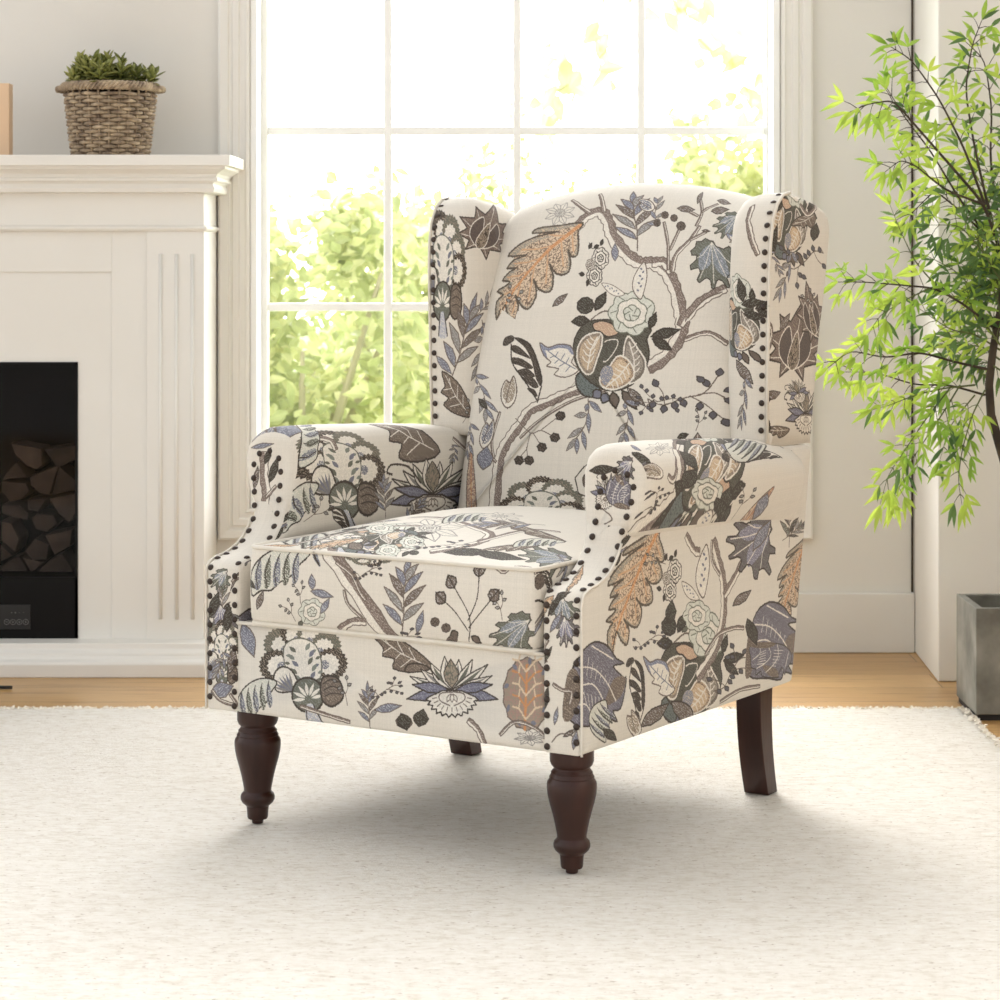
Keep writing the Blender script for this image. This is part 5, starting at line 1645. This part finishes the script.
def garden():
    g = box('ground_outside', -14, 14, DW + .25, 40, -.45, -.4, M['lawn']); tag(g, kind='structure')
    rr = random.Random(4)
    def shrub(x, y, w, h, dens, label, yellow, size=.075):
        root = empty('garden_shrub', (x, y, -.4)); tag(root, label, 'shrub', 'garden shrubs beyond the window')
        b1, b2 = MB(), MB(); stems = MB()
        for k in range(7):
            a = rr.uniform(0, 6.28); e = Vector((math.cos(a) * w * .6, math.sin(a) * w * .5, h * rr.uniform(.6, .95)))
            stems.tube([Vector((0, 0, 0)), e * .4 + Vector((0, 0, .1 * h)), e], [.03, .02, .008], 5)
        cl = [(rr.uniform(-1, 1), rr.uniform(-1, 1), rr.random()) for _ in range(46)]
        for k in range(dens):
            c = cl[rr.randrange(len(cl))]
            p = Vector((c[0] * w * (1 - .45 * c[2]) + rr.gauss(0, .12) * w, c[1] * w * .7 + rr.gauss(0, .1), max(.0, h * (c[2] ** .8) + rr.gauss(0, .07) * h)))
            d = Vector((rr.uniform(-1, 1), rr.uniform(-1, 1), rr.uniform(-.6, .9)))
            leaf_quad(b1 if rr.random() > yellow else b2, p, d, size * rr.uniform(.7, 1.3), size * .27, Vector((rr.uniform(-1, 1), -1, rr.uniform(-.5, 1))), .2)
        stems.build('stems', M['palewood'], root, True)
        b1.build('foliage', M['bushleaf'], root, False); b2.build('foliage', M['bushleaf2'], root, False)
    L_ = 'pale green leafy shrub seen through the '
    shrub(X(300, 9.0), 9.0, .6, 1.40, 5200, L_ + 'lower left window panes beside the fireplace', .45)
    shrub(X(420, 11.2), 11.2, .6, 1.45, 3400, 'bright yellow green shrub behind the left wing of the armchair', .7)
    shrub(X(505, 13.2), 13.2, .4, 1.8, 1000, 'thin light shrub seen between the left wing and chair back crest', .6)
    shrub(X(735, 9.5), 9.5, .42, 1.68, 3600, 'yellow green shrub seen above the right end of the chair back', .75)
    shrub(X(600, 15.5), 15.5, .5, 1.8, 1200, 'pale shrub standing far off above the middle of the chair back', .6)
    # overhanging sprays of a tree
    def spray(P, label, n):
        root = empty('hanging_branch', P[0]); tag(root, label, 'branch')
        Q = [Vector(p) - Vector(P[0]) for p in P]
        MB().tube(Q, [.004] * len(Q), 6).build('twig', M['palewood'], root, True)
        b = MB()
        for k in range(n):
            i = rr.randrange(len(Q) - 1); p = Q[i].lerp(Q[i + 1], rr.random()) + Vector((rr.gauss(0, .1), rr.gauss(0, .1), rr.gauss(0, .1)))
            leaf_quad(b, p, Vector((rr.uniform(-1, 1), rr.uniform(-1, 1), rr.uniform(-1, .3))), rr.uniform(.08, .14), .032, Vector((0, -1, rr.uniform(-.5, 1))), .2)
        b.build('foliage', M['bushleaf2'], root, False)
    def q(px, py, d): return (X(px, d), d, Z(py, d))
    spray([q(650, -60, 10), q(632, 0, 10), q(618, 35, 10), q(590, 70, 10), q(560, 90, 10), q(530, 90, 10)], 'leafy twig hanging down across the upper middle window panes', 46)
    spray([q(700, -60, 10.5), q(680, 0, 10.5), q(700, 40, 10.5), q(740, 80, 10.5), q(760, 110, 10.5)], 'leafy twig hanging behind the upper right window panes', 40)
paint_cloth()
build_chair()
room()
fireplace()
mantel_things()
tree_and_planter()
garden()
# ================================================================== CAMERA, LIGHT, VIEW
cam = bpy.data.cameras.new('camera'); co = bpy.data.objects.new('camera', cam); C.objects.link(co)
co.location = (0, 0, CAMZ); co.rotation_euler = (PI / 2, 0, 0)
cam.sensor_width = 36; cam.lens = 36 * FPX / 1000; cam.shift_y = -(500 - HORIZ) / 1000
cam.clip_end = 200
cam.dof.use_dof = True; cam.dof.focus_distance = 4.0; cam.dof.aperture_fstop = 13
bpy.context.scene.camera = co
w = bpy.data.worlds.new('sky'); bpy.context.scene.world = w; w.use_nodes = True
nt = w.node_tree; bg = nt.nodes['Background']
tc = nt.nodes.new('ShaderNodeTexCoord'); sx = nt.nodes.new('ShaderNodeSeparateXYZ')
nt.links.new(tc.outputs['Generated'], sx.inputs[0])
mr = nt.nodes.new('ShaderNodeMapRange')
mr.inputs['From Min'].default_value = .25; mr.inputs['From Max'].default_value = .85
mr.inputs['To Min'].default_value = SKY_FRONT; mr.inputs['To Max'].default_value = SKY_BACK
nt.links.new(sx.outputs['Y'], mr.inputs['Value'])
# the side of the sky towards the room's left is the brighter one
ml = nt.nodes.new('ShaderNodeMapRange')
ml.inputs['From Min'].default_value = .1; ml.inputs['From Max'].default_value = -1
ml.inputs['To Min'].default_value = 0; ml.inputs['To Max'].default_value = SKY_LEFT
nt.links.new(sx.outputs['X'], ml.inputs['Value'])
ad = nt.nodes.new('ShaderNodeMath'); ad.operation = 'ADD'
nt.links.new(mr.outputs['Result'], ad.inputs[0]); nt.links.new(ml.outputs['Result'], ad.inputs[1])
nt.links.new(ad.outputs[0], bg.inputs['Strength'])
bg.inputs['Color'].default_value = (.98, .99, 1, 1)
def sun(name, az, el, strength, ang, col=(1, .98, .95)):
    l = bpy.data.lights.new(name, 'SUN'); l.energy = strength; l.angle = math.radians(ang); l.color = col
    o = bpy.data.objects.new(name, l); C.objects.link(o)
    a, e = math.radians(az), math.radians(el)
    d = Vector((math.sin(a) * math.cos(e), math.cos(a) * math.cos(e), math.sin(e)))   # towards the sun
    o.rotation_euler = d.to_track_quat('Z', 'Y').to_euler()
    return o
for s in SUNS: sun(*s)
vs = bpy.context.scene.view_settings
bpy.context.scene.display_settings.display_device = 'sRGB'
vs.view_transform = 'Standard'; vs.look = 'None'; vs.exposure = EXPOSURE; vs.gamma = 1; vs.use_curve_mapping = False
